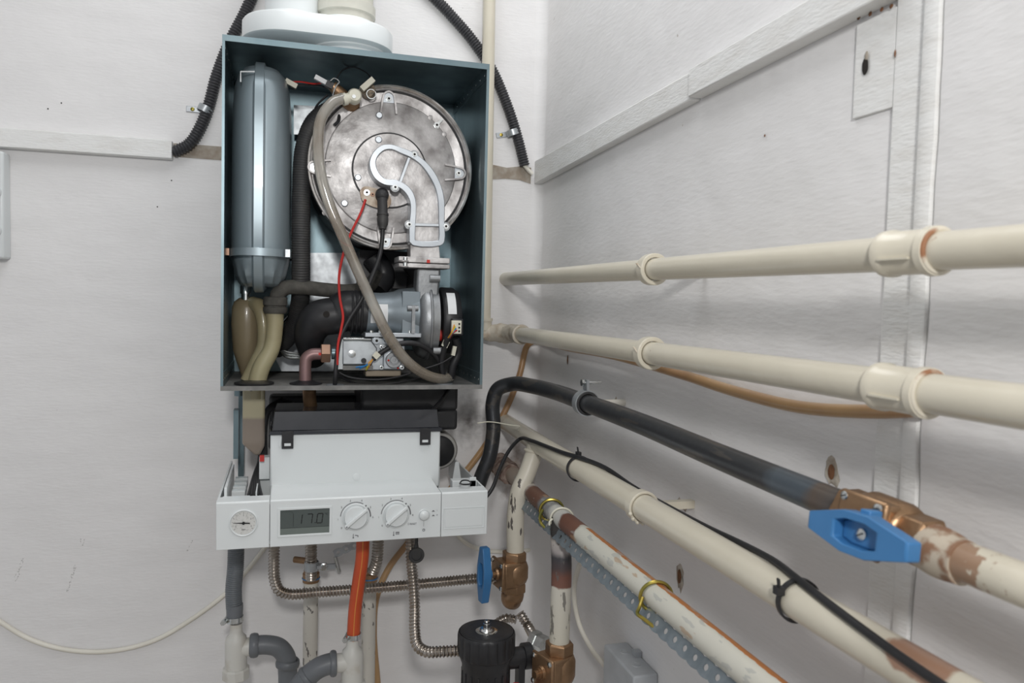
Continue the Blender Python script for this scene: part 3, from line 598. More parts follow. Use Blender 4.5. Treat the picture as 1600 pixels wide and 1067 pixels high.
b = M(); b.tube([P(530, 588, -.22), P(560, 600, -.24), P(620, 598, -.25), P(650, 592, -.24), P(690, 586, -.23)], .0018, 8); W(b, 'thin_cable', cableb)
b = M(); b.obox(P(709, 548, -.272), V(.2, 0, 1), (.016, .007, .006)); W(b, 'spade_connector', whitep2)

# ---- ignition electrode + leads
b = M(); pl = [P(x, y, DY-.006) for x, y in ((562, 299), (568, 292), (580, 293), (606, 303), (611, 315), (606, 325), (592, 326), (566, 314))]
b.prism(densify(pl), V(0, -.004, 0)); W(b, 'electrode_flange', mk('heat tinted steel', (.33, .285, .235), .45, .7, (.2, .15, .11), 80))
b = M(); b.ring(P(587, 309, DY-.006), FR, .0135, .0012, 30, 6); W(b, 'flange_gasket', blackp)
screw(boiler, P(573, 301, DY-.010), .0042, zinc, .004, kind='round'); screw(boiler, P(582, 304, DY-.010), .003, nutm, .003)
bt = P(597, 304, DY-.020); be = P(597, 360, DY-.030)
b = M(); b.ball(bt, .0112, 20); b.tube([bt, P(598, 335, DY-.028)], .0082, 18, 1); b.lathe(P(598, 334, DY-.028), (be-bt), [(0, .0098), (.003, .0098), (.003, .0088), (.012, .0092), (.018, .0085), (.022, .0065), (.026, .006)], 24); W(b, 'ignition_boot', rubber)
b = M(); b.tube([P(598, 356, DY-.030), P(597, 375, DY-.030), P(593, 400, DY-.03), P(580, 435, DY-.04), P(565, 468, DY-.045), P(545, 500, DY-.045), P(531, 530, DY-.045), P(526, 560, DY-.045), P(524, 590, DY-.045), V(K(524, -.28), -.27, BZ0)], .0036, 10); W(b, 'ignition_lead', cableb)
b = M(); b.tube([P(571, 312, DY-.012), P(564, 332, DY-.02), P(548, 365, DY-.025), P(537, 395, DY-.032), P(530, 430, DY-.04), P(531, 465, DY-.045), P(536, 495, DY-.047), P(533, 515, DY-.048), P(528, 540, DY-.048), P(527, 570, DY-.047)], .0021, 8); W(b, 'earth_wire', redw)
# ---- clear condensate / air hose in front
b = M(); b.tube([P(536, 153, DY-.035), P(520, 160, DY-.04), P(502, 185, DY-.045), P(497, 220, DY-.05), P(501, 270, DY-.053), P(515, 320, DY-.055), P(538, 375, DY-.057), P(562, 430, DY-.058), P(585, 480, DY-.058), P(607, 525, DY-.058), P(635, 563, DY-.052), P(665, 585, DY-.042), P(692, 592, DY-.03), P(704, 588, DY-.02)], .0088, 18); W(b, 'clear_hose', clearh)
# ---- sensors at the top
KPY[0] = 160; KX[0] = 540
b = M(); b.tube([P(558, 170, DY+.03), P(546, 160, DY), P(530, 145, DY-.012), P(519, 133, DY-.016)], [.014, .0125, .0105, .0085], 16); W(b, 'brass_fitting', bronze)
b = M(); b.lathe(P(553, 153, DY-.02), FR, [(0, .0115), (.016, .0115), (.018, .010), (.020, .009)], 24); b.lathe(P(548, 152, DY-.032), P(528, 158, DY-.036)-P(548, 152, DY-.032), [(0, .008), (.008, .008), (.008, .0098), (.015, .0098)], 20); wf = W(b, 'white_elbow_plug', whitep2)
b = M(); b.lathe(P(553, 151, DY-.040), FR, [(0, .0035), (.002, .003)], 12); W(b, 'plug_centre', zinc, wf)
b = M(); b.obox(P(503, 126, DY-.02), P(513, 132, DY-.02)-P(493, 121, DY-.02), (.024, .0072, .0072)); W(b, 'sensor_plug', paper)
b = M(); b.obox(P(515, 133, DY-.02), P(513, 132, DY-.02)-P(493, 121, DY-.02), (.012, .010, .010)); W(b, 'sensor_socket', blackp)
b = M(); b.obox(P(574, 132, DY-.02), P(583, 124, DY-.02)-P(567, 138, DY-.02), (.026, .011, .009)); W(b, 'thermostat_plug', whitep2)
b = M(); b.cyl(P(576, 144, DY-.002), V(-.3, -1, .2), .0125, .010, 22); W(b, 'thermostat', mk('sooty steel', (.22, .19, .16), .4, .7, (.5, .4, .3), 200))
b = M(); b.ring(P(580, 147, DY-.014), FR, .0075, .0012, 24, 6); W(b, 'spring_clip', zinc)
b = M(); b.tube([P(520, 150, DY-.03), P(524, 136, DY-.034), P(530, 127, DY-.034), P(522, 122, DY-.034), P(516, 126, DY-.034)], .0011, 6, 5); W(b, 'spring_clip', zinc)
b = M(); b.tube([P(524, 126, -.19), P(535, 110, -.2), P(552, 105, -.21), P(570, 112, -.22), P(582, 124, DY-.02)], .0012, 6); W(b, 'sensor_lead', cableb)
b = M(); b.tube([P(455, 128, -.2), P(470, 128, -.2), P(490, 131, -.21), P(502, 130, -.22)], .0014, 6); W(b, 'sensor_lead', redw)
b = M(); b.tube([P(452, 134, -.2), P(480, 133, -.2), P(500, 134, -.21), P(515, 139, -.22)], .0014, 6); b.tube([P(488, 182, -.2), P(495, 165, -.21), P(512, 148, -.22)], .0018, 6); b.tube([P(530, 175, -.22), P(528, 190, -.235), P(522, 196, -.235)], .003, 6); W(b, 'sensor_lead', cableb)
b = M(); b.obox(P(455, 131, -.2), P(462, 136, -.2)-P(446, 127, -.2), (.02, .009, .008)); W(b, 'inline_connector', whitep2)
b = M(); b.box(K(518, -.16), K(560, -.16), -.16, -.1, P(KX[0], 196, -.16).z, P(KX[0], 150, -.16).z); W(b, 'flow_block', blackp, bevel=.004)

KPY[0] = 660; KX[0] = 560
# ---- underside workings between casing and cover
b = M(); b.box(BX0+.012, BX0+.022, -.05, -.02, P(370, 742, -.03).z, BZ0); W(b, 'hanging_rail', galv)
b = M(); b.box(K(365, -.12), K(373, -.12), -.125, -.10, P(370, 716, -.12).z, P(370, 640, -.12).z); b.cyl(V(K(374, -.12), -.12, P(374, 618, -.12).z), V(0, 0, 1), .009, .012, 14); W(b, 'rail_clip', galv)
pumpx = K(690, -.16)
b = M(); b.box(K(560, -.16), K(708, -.16), -.2, -.06, P(640, 640, -.18).z, BZ0-.004); b.box(K(640, -.16), K(708, -.16), -.2, -.06, P(700, 672, -.2).z, P(700, 640, -.2).z); W(b, 'pump_manifold', blackp, bevel=.006, bseg=3)
b = M(); b.lathe(V(K(686, -.15), -.10, P(690, 705, -.16).z), FR, [(0, .036), (.05, .036), (.055, .033), (.055, .028)], 36); pr = W(b, 'pump_head', mk('pump casting', (.4, .39, .37), .5, .5))
b = M(); b.lathe(V(K(686, -.15), -.15, P(690, 705, -.16).z), FR, [(0, .0285), (.008, .0285), (.011, .024)], 36); W(b, 'pump_cap', blackp, pr)
b = M(); b.box(K(420, -.1), K(560, -.1), -.1, -.05, P(KX[0], 700, -.1).z, P(KX[0], 618, -.1).z); W(b, 'hydraulic_block', blackp, bevel=.006)
b = M(); b.tube([P(483, 606, GY+.03), P(484, 625, GY+.04), P(488, 650, GY+.06)], .011, 16); W(b, 'gas_pipe', bronze)
b = M()
for k in range(5): b.tube([P(404+k*3, 722, -.2), P(408+k*2, 690-k*6, -.19), P(416+k*2, 640, -.16), P(440+k*5, 622+k*2, -.13)], .0026, 8)
W(b, 'wiring_loom', cableb)
b = M()
for k in range(5): b.tube([P(404+k*3, 722, -.2), P(396+k*2, 745, -.24), P(388+k*5, 775, -.30)], .0026, 8)
W(b, 'wiring_loom', cableb)
b = M(); b.tube([P(700, 610, -.2), P(690, 625, -.24), P(676, 640, -.27)], .0034, 8); W(b, 'wiring_loom', cableb)

KPY[0] = 725
# ---- electronics housing with smoked lid
HY = -.275
hx0, hx1 = K(422, HY), K(687.5, HY); hz0, hz1 = P(422, 772, HY).z, P(422, 679, HY).z
b = M(); b.box(hx0, hx1, HY, HY+.1, hz0, hz1); hous = W(b, 'electronics_box', whitep, bevel=.003)
b = M(); b.lathe(P(557, 745, HY), FR, [(0, .0062), (.0006, .006), (.001, .0045)], 24); W(b, 'plug_button', whitep, hous)
l0, l1 = hx0-.001, hx1+.001
lz0, lz1 = hz1, P(428, 643, HY).z
b = M(); b.quadloop([[V(l0-.001, HY-.005, lz0), V(l1+.001, HY-.005, lz0), V(l1+.001, HY+.1, lz0), V(l0-.001, HY+.1, lz0)], [V(l0, HY-.005, lz0+.006), V(l1, HY-.005, lz0+.006), V(l1, HY+.1, lz0+.006), V(l0, HY+.1, lz0+.006)], [V(l0+.004, HY-.002, lz0+.0061), V(l1-.004, HY-.002, lz0+.0061), V(l1-.004, HY+.098, lz0+.0061), V(l0+.004, HY+.098, lz0+.0061)], [V(l0+.007, HY+.002, lz1), V(l1-.007, HY+.002, lz1), V(l1-.009, HY+.094, lz1+.001), V(l0+.009, HY+.094, lz1+.001)]])
lid = W(b, 'smoked_lid', lidm, bevel=.002)
for px in (449, 663):
    xc = K(px, HY); b = M(); b.frame([V(xc-.009, HY-.0055, lz0-.0225), V(xc+.009, HY-.0055, lz0-.0225), V(xc+.009, HY-.0055, lz0+.006), V(xc-.009, HY-.0055, lz0+.006)], [V(xc-.0052, HY-.0055, lz0-.0185), V(xc+.0052, HY-.0055, lz0-.0185), V(xc+.0052, HY-.0055, lz0-.0135), V(xc-.0052, HY-.0055, lz0-.0135)], V(0, .003, 0)); W(b, 'latch', blackp, lid, bevel=.001)
    b = M(); b.box(xc-.005, xc+.005, HY-.0045, HY, lz0-.0182, lz0-.0138); W(b, 'catch', whitep, hous)
for px in (438, 672):
    b = M(); b.obox(P(px, 690, HY-.002), V(.15, 0, 1), (.016, .002, .003)); W(b, 'guide_rib', whitep, hous)

# ---- control panel tray
TY = -.36; KPY[0] = 818
px0, px1 = K(337.5, TY), K(761, TY)
tz1 = P(422, 781.5, TY).z; tz0 = P(422, 855, TY).z
sx1, sx2 = K(421.5, TY), K(689, TY)
def facia(xa, xb, name, ext=.0, par=None):
    b = M(); sec = [(TY, tz0), (TY, tz1-.002), (TY+.002, tz1), (TY+.028, tz1+.001), (TY+.03, tz1-.001), (TY+.03, tz1-.006), (TY+.004, tz1-.006), (TY+.004, tz0)]
    b.prism([V(xa, y, z) for y, z in sec], V(xb-xa, 0, 0)); return b.build(name, whitep, par if par else boiler, bevel=.0008)
tray = facia(sx1+.0004, sx2-.0004, 'control_panel')
lft = facia(px0, sx1-.0004, 'panel_end', par=tray); rgt = facia(sx2+.0004, px1, 'panel_end', par=tray)
b = M(); b.prism([V(sx1, y, z) for y, z in ((TY+.03, tz1-.008), (TY+.03, tz1-.0005), (TY+.05, tz1+.001), (HY+.002, tz1+.0025), (HY+.002, tz1-.008))], V(sx2-sx1, 0, 0)); W(b, 'panel_ledge', whitep, bevel=.001)
for xs, s_ in ((px0, 1), (px1, -1)):
    b = M(); b.prism([V(xs, TY+.004, tz0+.004), V(xs, TY+.004, tz1), V(xs, -.06, tz1+.0), V(xs, -.06, tz0+.03), V(xs, -.2, tz0+.004)], V(s_*.003, 0, 0)); W(b, 'tray_side', whitep)
b = M(); b.box(px0+.003, px1-.003, TY+.004, -.12, tz0+.004, tz0+.007); W(b, 'tray_floor', whitep)
b = M(); b.box(px0+.006, sx1-.03, TY+.03, TY+.04, tz1-.03, tz1-.001); b.box(px0+.008, px0+.012, TY+.04, -.15, tz1-.03, tz1+.012); b.box(sx1-.022, sx1-.02, TY+.04, -.20, tz1-.04, tz1+.004); b.box(sx1-.02, sx1, -.235, -.23, tz1-.04, tz1+.014)
for k in range(4): b.box(px0+.016, px0+.036, -.28+k*.03, -.265+k*.03, tz1-.02, tz1-.004)
W(b, 'cable_duct', whitep, bevel=.0006)
b = M(); b.box(sx2+.012, sx2+.014, -.27, -.25, tz1-.03, tz1+.022); W(b, 'tray_rib', whitep, bevel=.0006)
b = M(); b.box(sx2+.03, px1-.004, -.3, -.28, tz1-.02, tz1+.003); W(b, 'tray_rib', whitep, bevel=.0006)
b = M(); b.prism([V(px1-.03, -.22, tz1-.02), V(px1-.012, -.22, tz1-.02), V(px1-.018, -.22, tz1+.018), V(px1-.024, -.22, tz1+.018)], V(0, .003, 0)); W(b, 'tray_rib', whitep, bevel=.0006)
b = M(); b.box(px1-.016, px1-.005, -.30, -.296, tz1-.02, tz1+.008); W(b, 'tray_rib', whitep, bevel=.0006)
b = M(); b.tube([P(718, 756, TY+.02), P(722, 751, TY+.024), P(732, 751, TY+.026), P(736, 755, TY+.022), P(724, 757, TY+.016), P(718, 755, TY+.018)], .0012, 6, 6); W(b, 'wire_loop', cableb)
b = M(); b.box(K(405, -.26), K(412, -.26), -.262, -.255, P(KX[0], 716, -.26).z, P(KX[0], 707, -.26).z); W(b, 'red_tag', redw)
b = M(); b.box(K(404, -.26), K(420, -.26), -.25, -.23, P(KX[0], 745, -.26).z, P(KX[0], 712, -.26).z); W(b, 'terminal_block', whitep)
FY = TY-.0001
# pressure gauge
gc = P(380.5, 817, FY)
b = M(); b.lathe(gc, FR, [(0, .0205), (.0012, .0205), (.002, .019), (.0008, .0178), (.0003, .0175), (.0003, 0)], 48); gauge = b.build('pressure_gauge', whitep, tray)
b = M(); b.cyl(gc+V(0, -.0003, 0), FR, .0172, .0004, 40); b.build('dial_face', gface, gauge)
b = M()
for k in range(13):
    a = math.radians(215-k*250/12); d_ = V(math.cos(a), 0, math.sin(a)); b.obox(gc+V(0, -.0009, 0)+d_*.0152, d_, (.0022 if k % 3 == 0 else .0012, .0004, .0003), FR)
b.build('scale_marks', inkg, gauge)
b = M(); nd = V(-1, 0, .06).normalized(); b.prism([gc+V(0, -.0014, 0)+nd*.0145+V(0, 0, .0002), gc+V(0, -.0014, 0)+nd*.0145-V(0, 0, .0002), gc+V(0, -.0014, 0)-V(0, 0, .0009), gc+V(0, -.0014, 0)-nd*.009-V(0, 0, .0009), gc+V(0, -.0014, 0)-nd*.009+V(0, 0, .0009), gc+V(0, -.0014, 0)+V(0, 0, .0009)], V(0, -.0004, 0)); b.cyl(gc+V(0, -.0008, 0), FR, .0021, .0018, 16); b.build('needle', ink, gauge)
lettering('bar', gc+V(0, -.001, -.0095), .004, inkg, gauge)
for t_, a_ in (('0', 205), ('1', 150), ('2', 90), ('3', 30), ('4', -25)): lettering(t_, gc+V(math.cos(math.radians(a_))*.0118, -.001, math.sin(math.radians(a_))*.0118), .0032, inkg, gauge)
# display
q0, q1 = P(438, 796, FY), P(514.5, 834, FY); zA, zB = (P(438, 797, FY).z+P(515, 794, FY).z)/2, (P(439, 835.5, FY).z+P(515, 832, FY).z)/2
b = M(); o_ = .0035; b.frame([V(q0.x-o_, FY, zB-o_), V(q1.x+o_, FY, zB-o_), V(q1.x+o_, FY, zA+o_), V(q0.x-o_, FY, zA+o_)], [V(q0.x, FY, zB), V(q1.x, FY, zB), V(q1.x, FY, zA), V(q0.x, FY, zA)], V(0, -.0012, 0)); disp = b.build('display', whitep, tray, bevel=.0005)
b = M(); b.box(q0.x, q1.x, FY-.0003, FY, zB, zA); b.build('display_glass', lcd, disp)
zM = zB+(zA-zB)*.26
b = M(); b.box(q0.x, q1.x, FY-.0005, FY-.0003, zB, zM); b.build('display_band', lcdl, disp)
b = M(); b.box(q0.x, q1.x, FY-.0007, FY-.0004, zM, zM+.0003)
b.box(q0.x+(q1.x-q0.x)*.26, q0.x+(q1.x-q0.x)*.265, FY-.0007, FY-.0004, zM+.002, zA-.006)
b.tube([V(q0.x+(q1.x-q0.x)*.2625, FY-.0005, zA-.006), V(q0.x+(q1.x-q0.x)*.22, FY-.0005, zA-.003), V(q0.x+.002, FY-.0005, zA-.0025)], .00012, 5); b.build('display_lines', ink, disp)
segs = {'1': 'bc', '7': 'abcf', '0': 'abcdef'}
segs['7'] = 'abc'
def digit(ch, cx, cz, wd, h, b, sk=.12):
    def pt(u_, v_): return V(cx+u_*wd/2+v_*h*sk/2, FY-.0004, cz+v_*h/2)
    S = {'a': ((-1, 1), (1, 1)), 'b': ((1, 1), (1, 0)), 'c': ((1, 0), (1, -1)), 'd': ((-1, -1), (1, -1)), 'e': ((-1, 0), (-1, -1)), 'f': ((-1, 1), (-1, 0))}
    for s_ in segs[ch]:
        a, c_ = pt(*S[s_][0]), pt(*S[s_][1]); d_ = (c_-a); L_ = d_.length; d_.normalize()
        b.obox((a+c_)/2+V(0, -.0001, 0), d_, (L_*.9, .0013, .0003), FR)
b = M(); zc = zM+(zA-zM)*.47; hh = (zA-zM)*.52; ww = q1.x-q0.x
digit('1', q0.x+ww*.40, zc, .005, hh, b); digit('7', q0.x+ww*.59, zc, .0078, hh, b); digit('0', q0.x+ww*.80, zc, .0078, hh, b); b.box(q0.x+ww*.695, q0.x+ww*.715, FY-.0006, FY-.0004, zc-hh/2, zc-hh/2+.0014); b.build('display_digits', ink, disp)
lettering('°C', V(q0.x+ww*.935, FY-.0005, zc+hh*.42), .0042, ink, disp)
# knobs
for (cx, cy, lab, nums) in ((555.5, 807.5, 'tap', None), (618.5, 804, 'rad', None)):
    kc = P(cx, cy, FY)
    b = M(); b.lathe(kc, FR, [(0, .0212), (.0012, .0212), (.0022, .0198), (.0005, .0186)], 56); kr = b.build('knob_ring', whitep, tray)
    b = M(); b.lathe(kc, FR, [(0, .0178), (.006, .0172), (.0075, .0165), (.0078, 0)], 48); kn = b.build('control_knob', whitep, tray)
    dv = V(math.cos(math.radians(40)), 0, math.sin(math.radians(40))); b = M(); b.obox(kc+V(0, -.0098, 0), dv, (.041, .0058, .006), FR); b.build('grip', whitep, kn, bevel=.0016)
    b = M(); b.lathe(kc-dv*.018+V(0, -.0125, 0), FR, [(0, .0012), (.0005, .0011)], 10); b.build('pointer_dot', greyp, kn)
    b = M()
    def arc(a0, a1, th, R_=.0228):
        n_ = 20; o1 = []; i1 = []
        for k in range(n_+1):
            a = math.radians(a0+(a1-a0)*k/n_); o1.append(kc+V(math.cos(a)*(R_+th/2), -.0003, math.sin(a)*(R_+th/2))); i1.append(kc+V(math.cos(a)*(R_-th/2), -.0003, math.sin(a)*(R_-th/2)))
        b.quadloop([[o1[k], i1[k], i1[k]+V(0, -.0002, 0), o1[k]+V(0, -.0002, 0)] for k in range(n_+1)])
    arc(175, 60, .0010); arc(36, -2, .0017); b.cyl(kc+V(math.cos(math.radians(47))*.0228, -.0002, math.sin(math.radians(47))*.0228), FR, .0012, .0003, 12); b.build('dial_arc', inkg, tray)
    for t_, a_ in (('0', 218), ('1', 186), ('2', 143), ('3', 108), ('4', 70), ('5', 32), ('6', -4)):
        lettering(t_, kc+V(math.cos(math.radians(a_))*.0265, -.0003, math.sin(math.radians(a_))*.0265), .0042, inkg, tray)
    s0 = kc+V(0, -.0003, -.0295)
    b = M(); b.obox(s0+V(-.003, 0, 0), V(0, 0, 1), (.006, .0009, .0003), FR); b.obox(s0+V(-.003, 0, -.003), V(1, 0, 0), (.0022, .0012, .0003), FR)
    if lab == 'tap': b.obox(s0+V(.002, 0, .0005), V(1, 0, -.2), (.005, .001, .0003), FR); b.obox(s0+V(.004, 0, -.001), V(0, 0, 1), (.0022, .001, .0003), FR)
    else:
        for k in range(3): b.obox(s0+V(.001+k*.002, 0, 0), V(0, 0, 1), (.0045, .001, .0003), FR)
        b.obox(s0+V(.003, 0, .0015), V(1, 0, 0), (.006, .0005, .0003), FR)
    b.build('symbol', inkg, tray)
bc = P(662.5, 804.5, FY)
b = M(); b.lathe(bc, FR, [(0, .0095), (.0008, .0095), (.0012, .0086), (.0002, .0082)], 32); b.build('button_ring', whitep, tray)
b = M(); b.lathe(bc, FR, [(0, .0078), (.004, .0076), (.0055, .006), (.006, 0)], 32); b.build('power_button', whitep, tray)
lettering('RESET', P(645.5, 818.5, FY-.0002), .0042, inkg, tray)
b = M(); s0 = P(638, 818.5, FY-.0002); b.obox(s0, V(0, 0, 1), (.004, .0006, .0003), FR)
s1 = P(662, 818, FY-.0002); b.obox(s1, V(0, 0, 1), (.009, .0004, .0003), FR); s2 = P(662, 828, FY-.0002); b.ring(s2, FR, .0018, .0004, 20, 5); b.obox(s2+V(0, 0, .001), V(0, 0, 1), (.002, .0004, .0003), FR)
for py, sg in ((799, '1'), (806, '0')):
    s3 = P(677, py, FY-.0002); b.obox(s3, V(1, 0, 0), (.005, .0005, .0003), FR); b.prism([s3+V(-.0016, 0, .0004), s3+V(.0016, 0, .0004), s3+V(.0008, 0, .0018), s3+V(-.0008, 0, .0018)], V(0, -.0002, 0))
b.build('symbol', inkg, tray)
for py, sg in ((797.5, 'I'), (804.5, '0')): lettering(sg, P(683, py, FY-.0002), .0032, inkg, tray)
# blank name plate
b = M(); a, c_ = P(693, 829, FY), P(754.5, 792, FY); n0, n1, n2, n3 = a.x, P(756, 800, FY).x, P(692, 826, FY).z, P(692, 795, FY).z
b.frame([V(n0-.001, FY, n2-.001), V(n1+.001, FY, n2-.001), V(n1+.001, FY, n3+.001), V(n0-.001, FY, n3+.001)], [V(n0, FY, n2), V(n1, FY, n2), V(n1, FY, n3), V(n0, FY, n3)], V(0, -.0008, 0)); nm = b.build('name_plate_frame', whitep, tray, bevel=.0003)
b = M(); b.box(n0+.0022, n1-.0022, FY-.0006, FY, n2+.0022, n3-.0022); b.build('name_plate', whitep, tray, bevel=.0002)

KPY[0] = 60
# ================================================================== flue adapter and pipes above
fz = BZ1; fyc = -.165
RA = .078; fb_ = P(490, 53, fyc-RA).z; ft_ = P(490, 19, fyc-RA).z
cxL, cxR = P(378, 40, fyc).x+RA, P(613, 68, fyc).x-RA
def stad(r, z, n=20):
    o = [V(cxR+r*math.cos(a), fyc+r*math.sin(a), z) for a in [(-PI/2+PI*k/n) for k in range(n+1)]]
    return o+[V(cxL+r*math.cos(a), fyc+r*math.sin(a), z) for a in [(PI/2+PI*k/n) for k in range(n+1)]]
ad = thing('flue_adapter', ((cxL+cxR)/2, fyc, fz), 'white oval twin-pipe flue adapter on top of the boiler casing', 'flue adapter')
b = M(); b.quadloop([stad(RA-.003, fb_), stad(RA, fb_+.002), stad(RA, ft_-.004), stad(RA-.003, ft_), stad(RA-.02, ft_+.003)]); b.build('oval_collar', whitep, ad)
b = M(); b.lathe(V(cxR+.004, fyc, fz), V(0, 0, 1), [(0, .064), (.004, .064), (.006, .056), (fb_-fz-.006, .056), (fb_-fz-.003, .062), (fb_-fz+.001, .062)], 48); b.build('base_ring', whitep, ad)
for cx, r in ((cxL+.002, .048), (cxR-.002, .052)):
    b = M(); b.lathe(V(cx, fyc, ft_), V(0, 0, 1), [(0, r), (.010, r), (.012, r-.001)], 40); b.build('socket', whitep, ad)
b = M(); b.lathe(V(cxL+.002, fyc, ft_+.011), V(0, 0, 1), [(0, .044), (.55, .044)], 40); tag(b.build('flue_pipe', whitep), 'white round flue pipe rising from the left socket of the adapter', 'pipe')
b = M(); b.lathe(V(cxR-.002, fyc, ft_+.011), V(0, 0, 1), [(0, .046), (.012, .046), (.014, .050), (.03, .050), (.032, .046), (.55, .046)], 40); tag(b.build('air_pipe', offw2 := mk('aged white pipe', (.62, .61, .54), .35)), 'greyish cream round air pipe rising from the right socket of the adapter', 'pipe')

# ================================================================== conduits and clips on the back wall
cy_ = -.0115; KPY[0] = 320
b = M(); b.tube([P(470, -420, cy_), P(455, -220, cy_), P(415, -60, cy_), P(385, 15, cy_), P(358, 68, cy_), P(338, 120, cy_), P(326, 165, cy_), P(312, 200, cy_), P(295, 225, cy_), P(270, 238, cy_)], .0098, 16, corr=(.0052, .0011)); tag(b.build('left_conduit', condu), 'black corrugated conduit curving down left of the boiler into the white batten', 'conduit')
b = M(); b.tube([P(580, -420, cy_), P(590, -200, cy_), P(640, -50, cy_), P(700, 18, cy_), P(735, 58, cy_), P(768, 107, cy_), P(793, 165, cy_), P(809, 215, cy_), P(820, 259, cy_)], .0098, 16, corr=(.0052, .0011)); tag(b.build('right_conduit', condu), 'black corrugated conduit curving down between boiler and room corner', 'conduit')
bpy.data.objects['left_conduit'].name = 'corrugated_conduit'; bpy.data.objects['right_conduit'].name = 'corrugated_conduit.001'
b = M(); b.tube([P(817, 255, cy_), P(824, 264, cy_), P(832, 272, -.012)], .004, 10); tag(b.build('cable', cablew), 'short white cable end leaving the right conduit at the corner batten', 'cable')
def clip(px, py, ex, ey, ang, label):
    c = P(px, py, 0); e = P(ex, ey, 0); t = thing('conduit_clip', (c.x, 0, c.z), label, 'clip')
    d_ = V(math.cos(ang), 0, math.sin(ang))
    b = M(); b.band(V(c.x, cy_, c.z), d_, .0112, .012, .0015); b.build('band', galv_l, t)
    v_ = V(e.x-c.x, 0, e.z-c.z); u_ = v_.normalized(); b = M(); b.obox(V(c.x, -.0010, c.z)+v_*.5+u_*.007, u_, (v_.length+.008, .011, .0018), FR); lg = b.build('lug', galv_l, t, bevel=.002)
    b = M(); b.lathe(V(e.x, -.0018, e.z), FR, [(0, .0038), (.001, .0034), (.0018, .001)], 14); b.build('screw', brassw, t)
clip(321, 173, 301, 171, math.radians(65), 'small zinc clip holding the left conduit to the wall'); clip(799, 209, 783, 211, math.radians(-70), 'small zinc clip holding the right conduit to the wall')
# vertical cream pipe beside the casing
vp = V(P(761, 250, -.036).x, -.036, 0)
t = thing('vertical_pipe', (vp.x, -.036, P(760, 500, -.016).z), 'thin cream painted pipe running vertically along the right of the boiler casing', 'pipe')
b = M(); b.tube([P(772, -500, -.036), P(757, 497, -.036)], .0125, 20, 1); b.build('pipe_run', cream, t)
b = M(); q = P(758, 500, -.036); b.lathe(q+V(0, 0, -.02), V(0, 0, 1), [(0, .0135), (.018, .0135), (.018, .0155), (.024, .0155)], 20); b.build('collar', cream, t)

# wall box at the left edge
b = M(); a, c_ = P(5, 405, -.035), P(-80, 235, -.035); t = thing('switch_box', (a.x-.05, -.0, P(KX[0], 404, -.035).z), 'white plastic wall box at the far left edge below the batten', 'box')
b.box(a.x-.1, K(6, -.035), -.035, 0, P(3, 404, -.035).z, P(3, 233, -.035).z-.003); b.build('box_body', whitep, t, bevel=.004, bseg=3)
for py in (300, 360): b = M(); b.lathe(P(-12, py, -.035), FR, [(0, .014), (.006, .013), (.008, .01)], 24); b.build('rotary_knob', whitep, t)

# ================================================================== pipes on the right wall
def clampring(name, c, R_, label, mat, group='painted pipe clips'):
    t = thing(name, c, label, 'pipe clip', group)
    b = M(); b.band(c, V(0, 1, 0), R_, .015, .0055, seg=48); b.build('ring', mat, t, bevel=.0012)
    b = M(); b.box(c.x+R_+.002, XR, c.y-.005, c.y+.005, c.z-.005, c.z+.005); b.build('standoff', mat, t)
    b = M(); b.obox(c+V(-R_-.005, 0, .004), V(0, 1, .5), (.013, .0012, .0025), V(1, 0, 0)); b.build('slot', cream_d, t)
def yof(px, py, x): return Q(px, py, x).y
X1 = .433; zp1 = Z0+.043; r1 = .0134
b = M(); b.tube([V(X1, 0, zp1+.0015), V(X1, -.66, zp1), V(X1, -1.055, zp1-.001), V(X1, -1.6, zp1-.003)], r1, 32, 1)
tag(b.build('wall_pipe', cream), 'uppermost horizontal cream pipe along the right wall', 'pipe')
zz2 = lambda y: Z0-.0645+.0075*(-y-.14)/1.05
b = M(); b.tube([V(X1, -.10, zz2(-.10)), V(X1, -.65, zz2(-.65)), V(X1, -1.6, zz2(-1.6))], .0142, 32, 1)
tag(b.build('wall_pipe', cream), 'second cream pipe from the top with tan hose hanging behind it', 'pipe')
clampring('pipe_clip', V(X1, yof(1020, 422, X1), zp1), r1+.0008, 'cream painted clip round the uppermost pipe', cream)
clampring('pipe_clip', V(X1, yof(1016, 551, X1), zz2(-.67)), .015, 'cream painted clip round the second pipe from the top', cream)
def coupling(c, r, label, L_=.052):
    t = thing('pipe_coupling', c, label, 'coupling', 'painted pipe couplings')
    b = M(); b.lathe(c-V(0, L_/2, 0), V(0, 1, 0), [(0, r), (.001, r+.004), (.007, r+.0045), (.008, r+.0028), (L_-.012, r+.0028), (L_-.010, r+.0042), (L_-.003, r+.004), (L_, r)], 36); b.build('sleeve', cream, t)
    b = M(); b.ring(c-V(0, L_/2-.001, 0), V(0, 1, 0), r+.0012, .0022, 36, 8); b.build('joint_bead', cream_r, t); b = M(); b.ring(c+V(0, L_/2-.001, 0), V(0, 1, 0), r+.0010, .0016, 36, 8); b.build('joint_bead', cream_r, t)
    b = M(); b.box(c.x-r-.0042, c.x-r-.0015, c.y-L_*.28, c.y+L_*.28, c.z-.006, c.z-.0045); b.build('moulded_rib', cream, t)
coupling(V(X1, (yof(1382, 405, X1)+yof(1470, 395, X1))/2, zp1-.001), r1, 'lumpy painted coupling on the uppermost pipe')
coupling(V(X1, (yof(1370, 605, X1)+yof(1455, 618, X1))/2, zz2(-1.08)), .0142, 'painted coupling with brown ring on the second pipe')
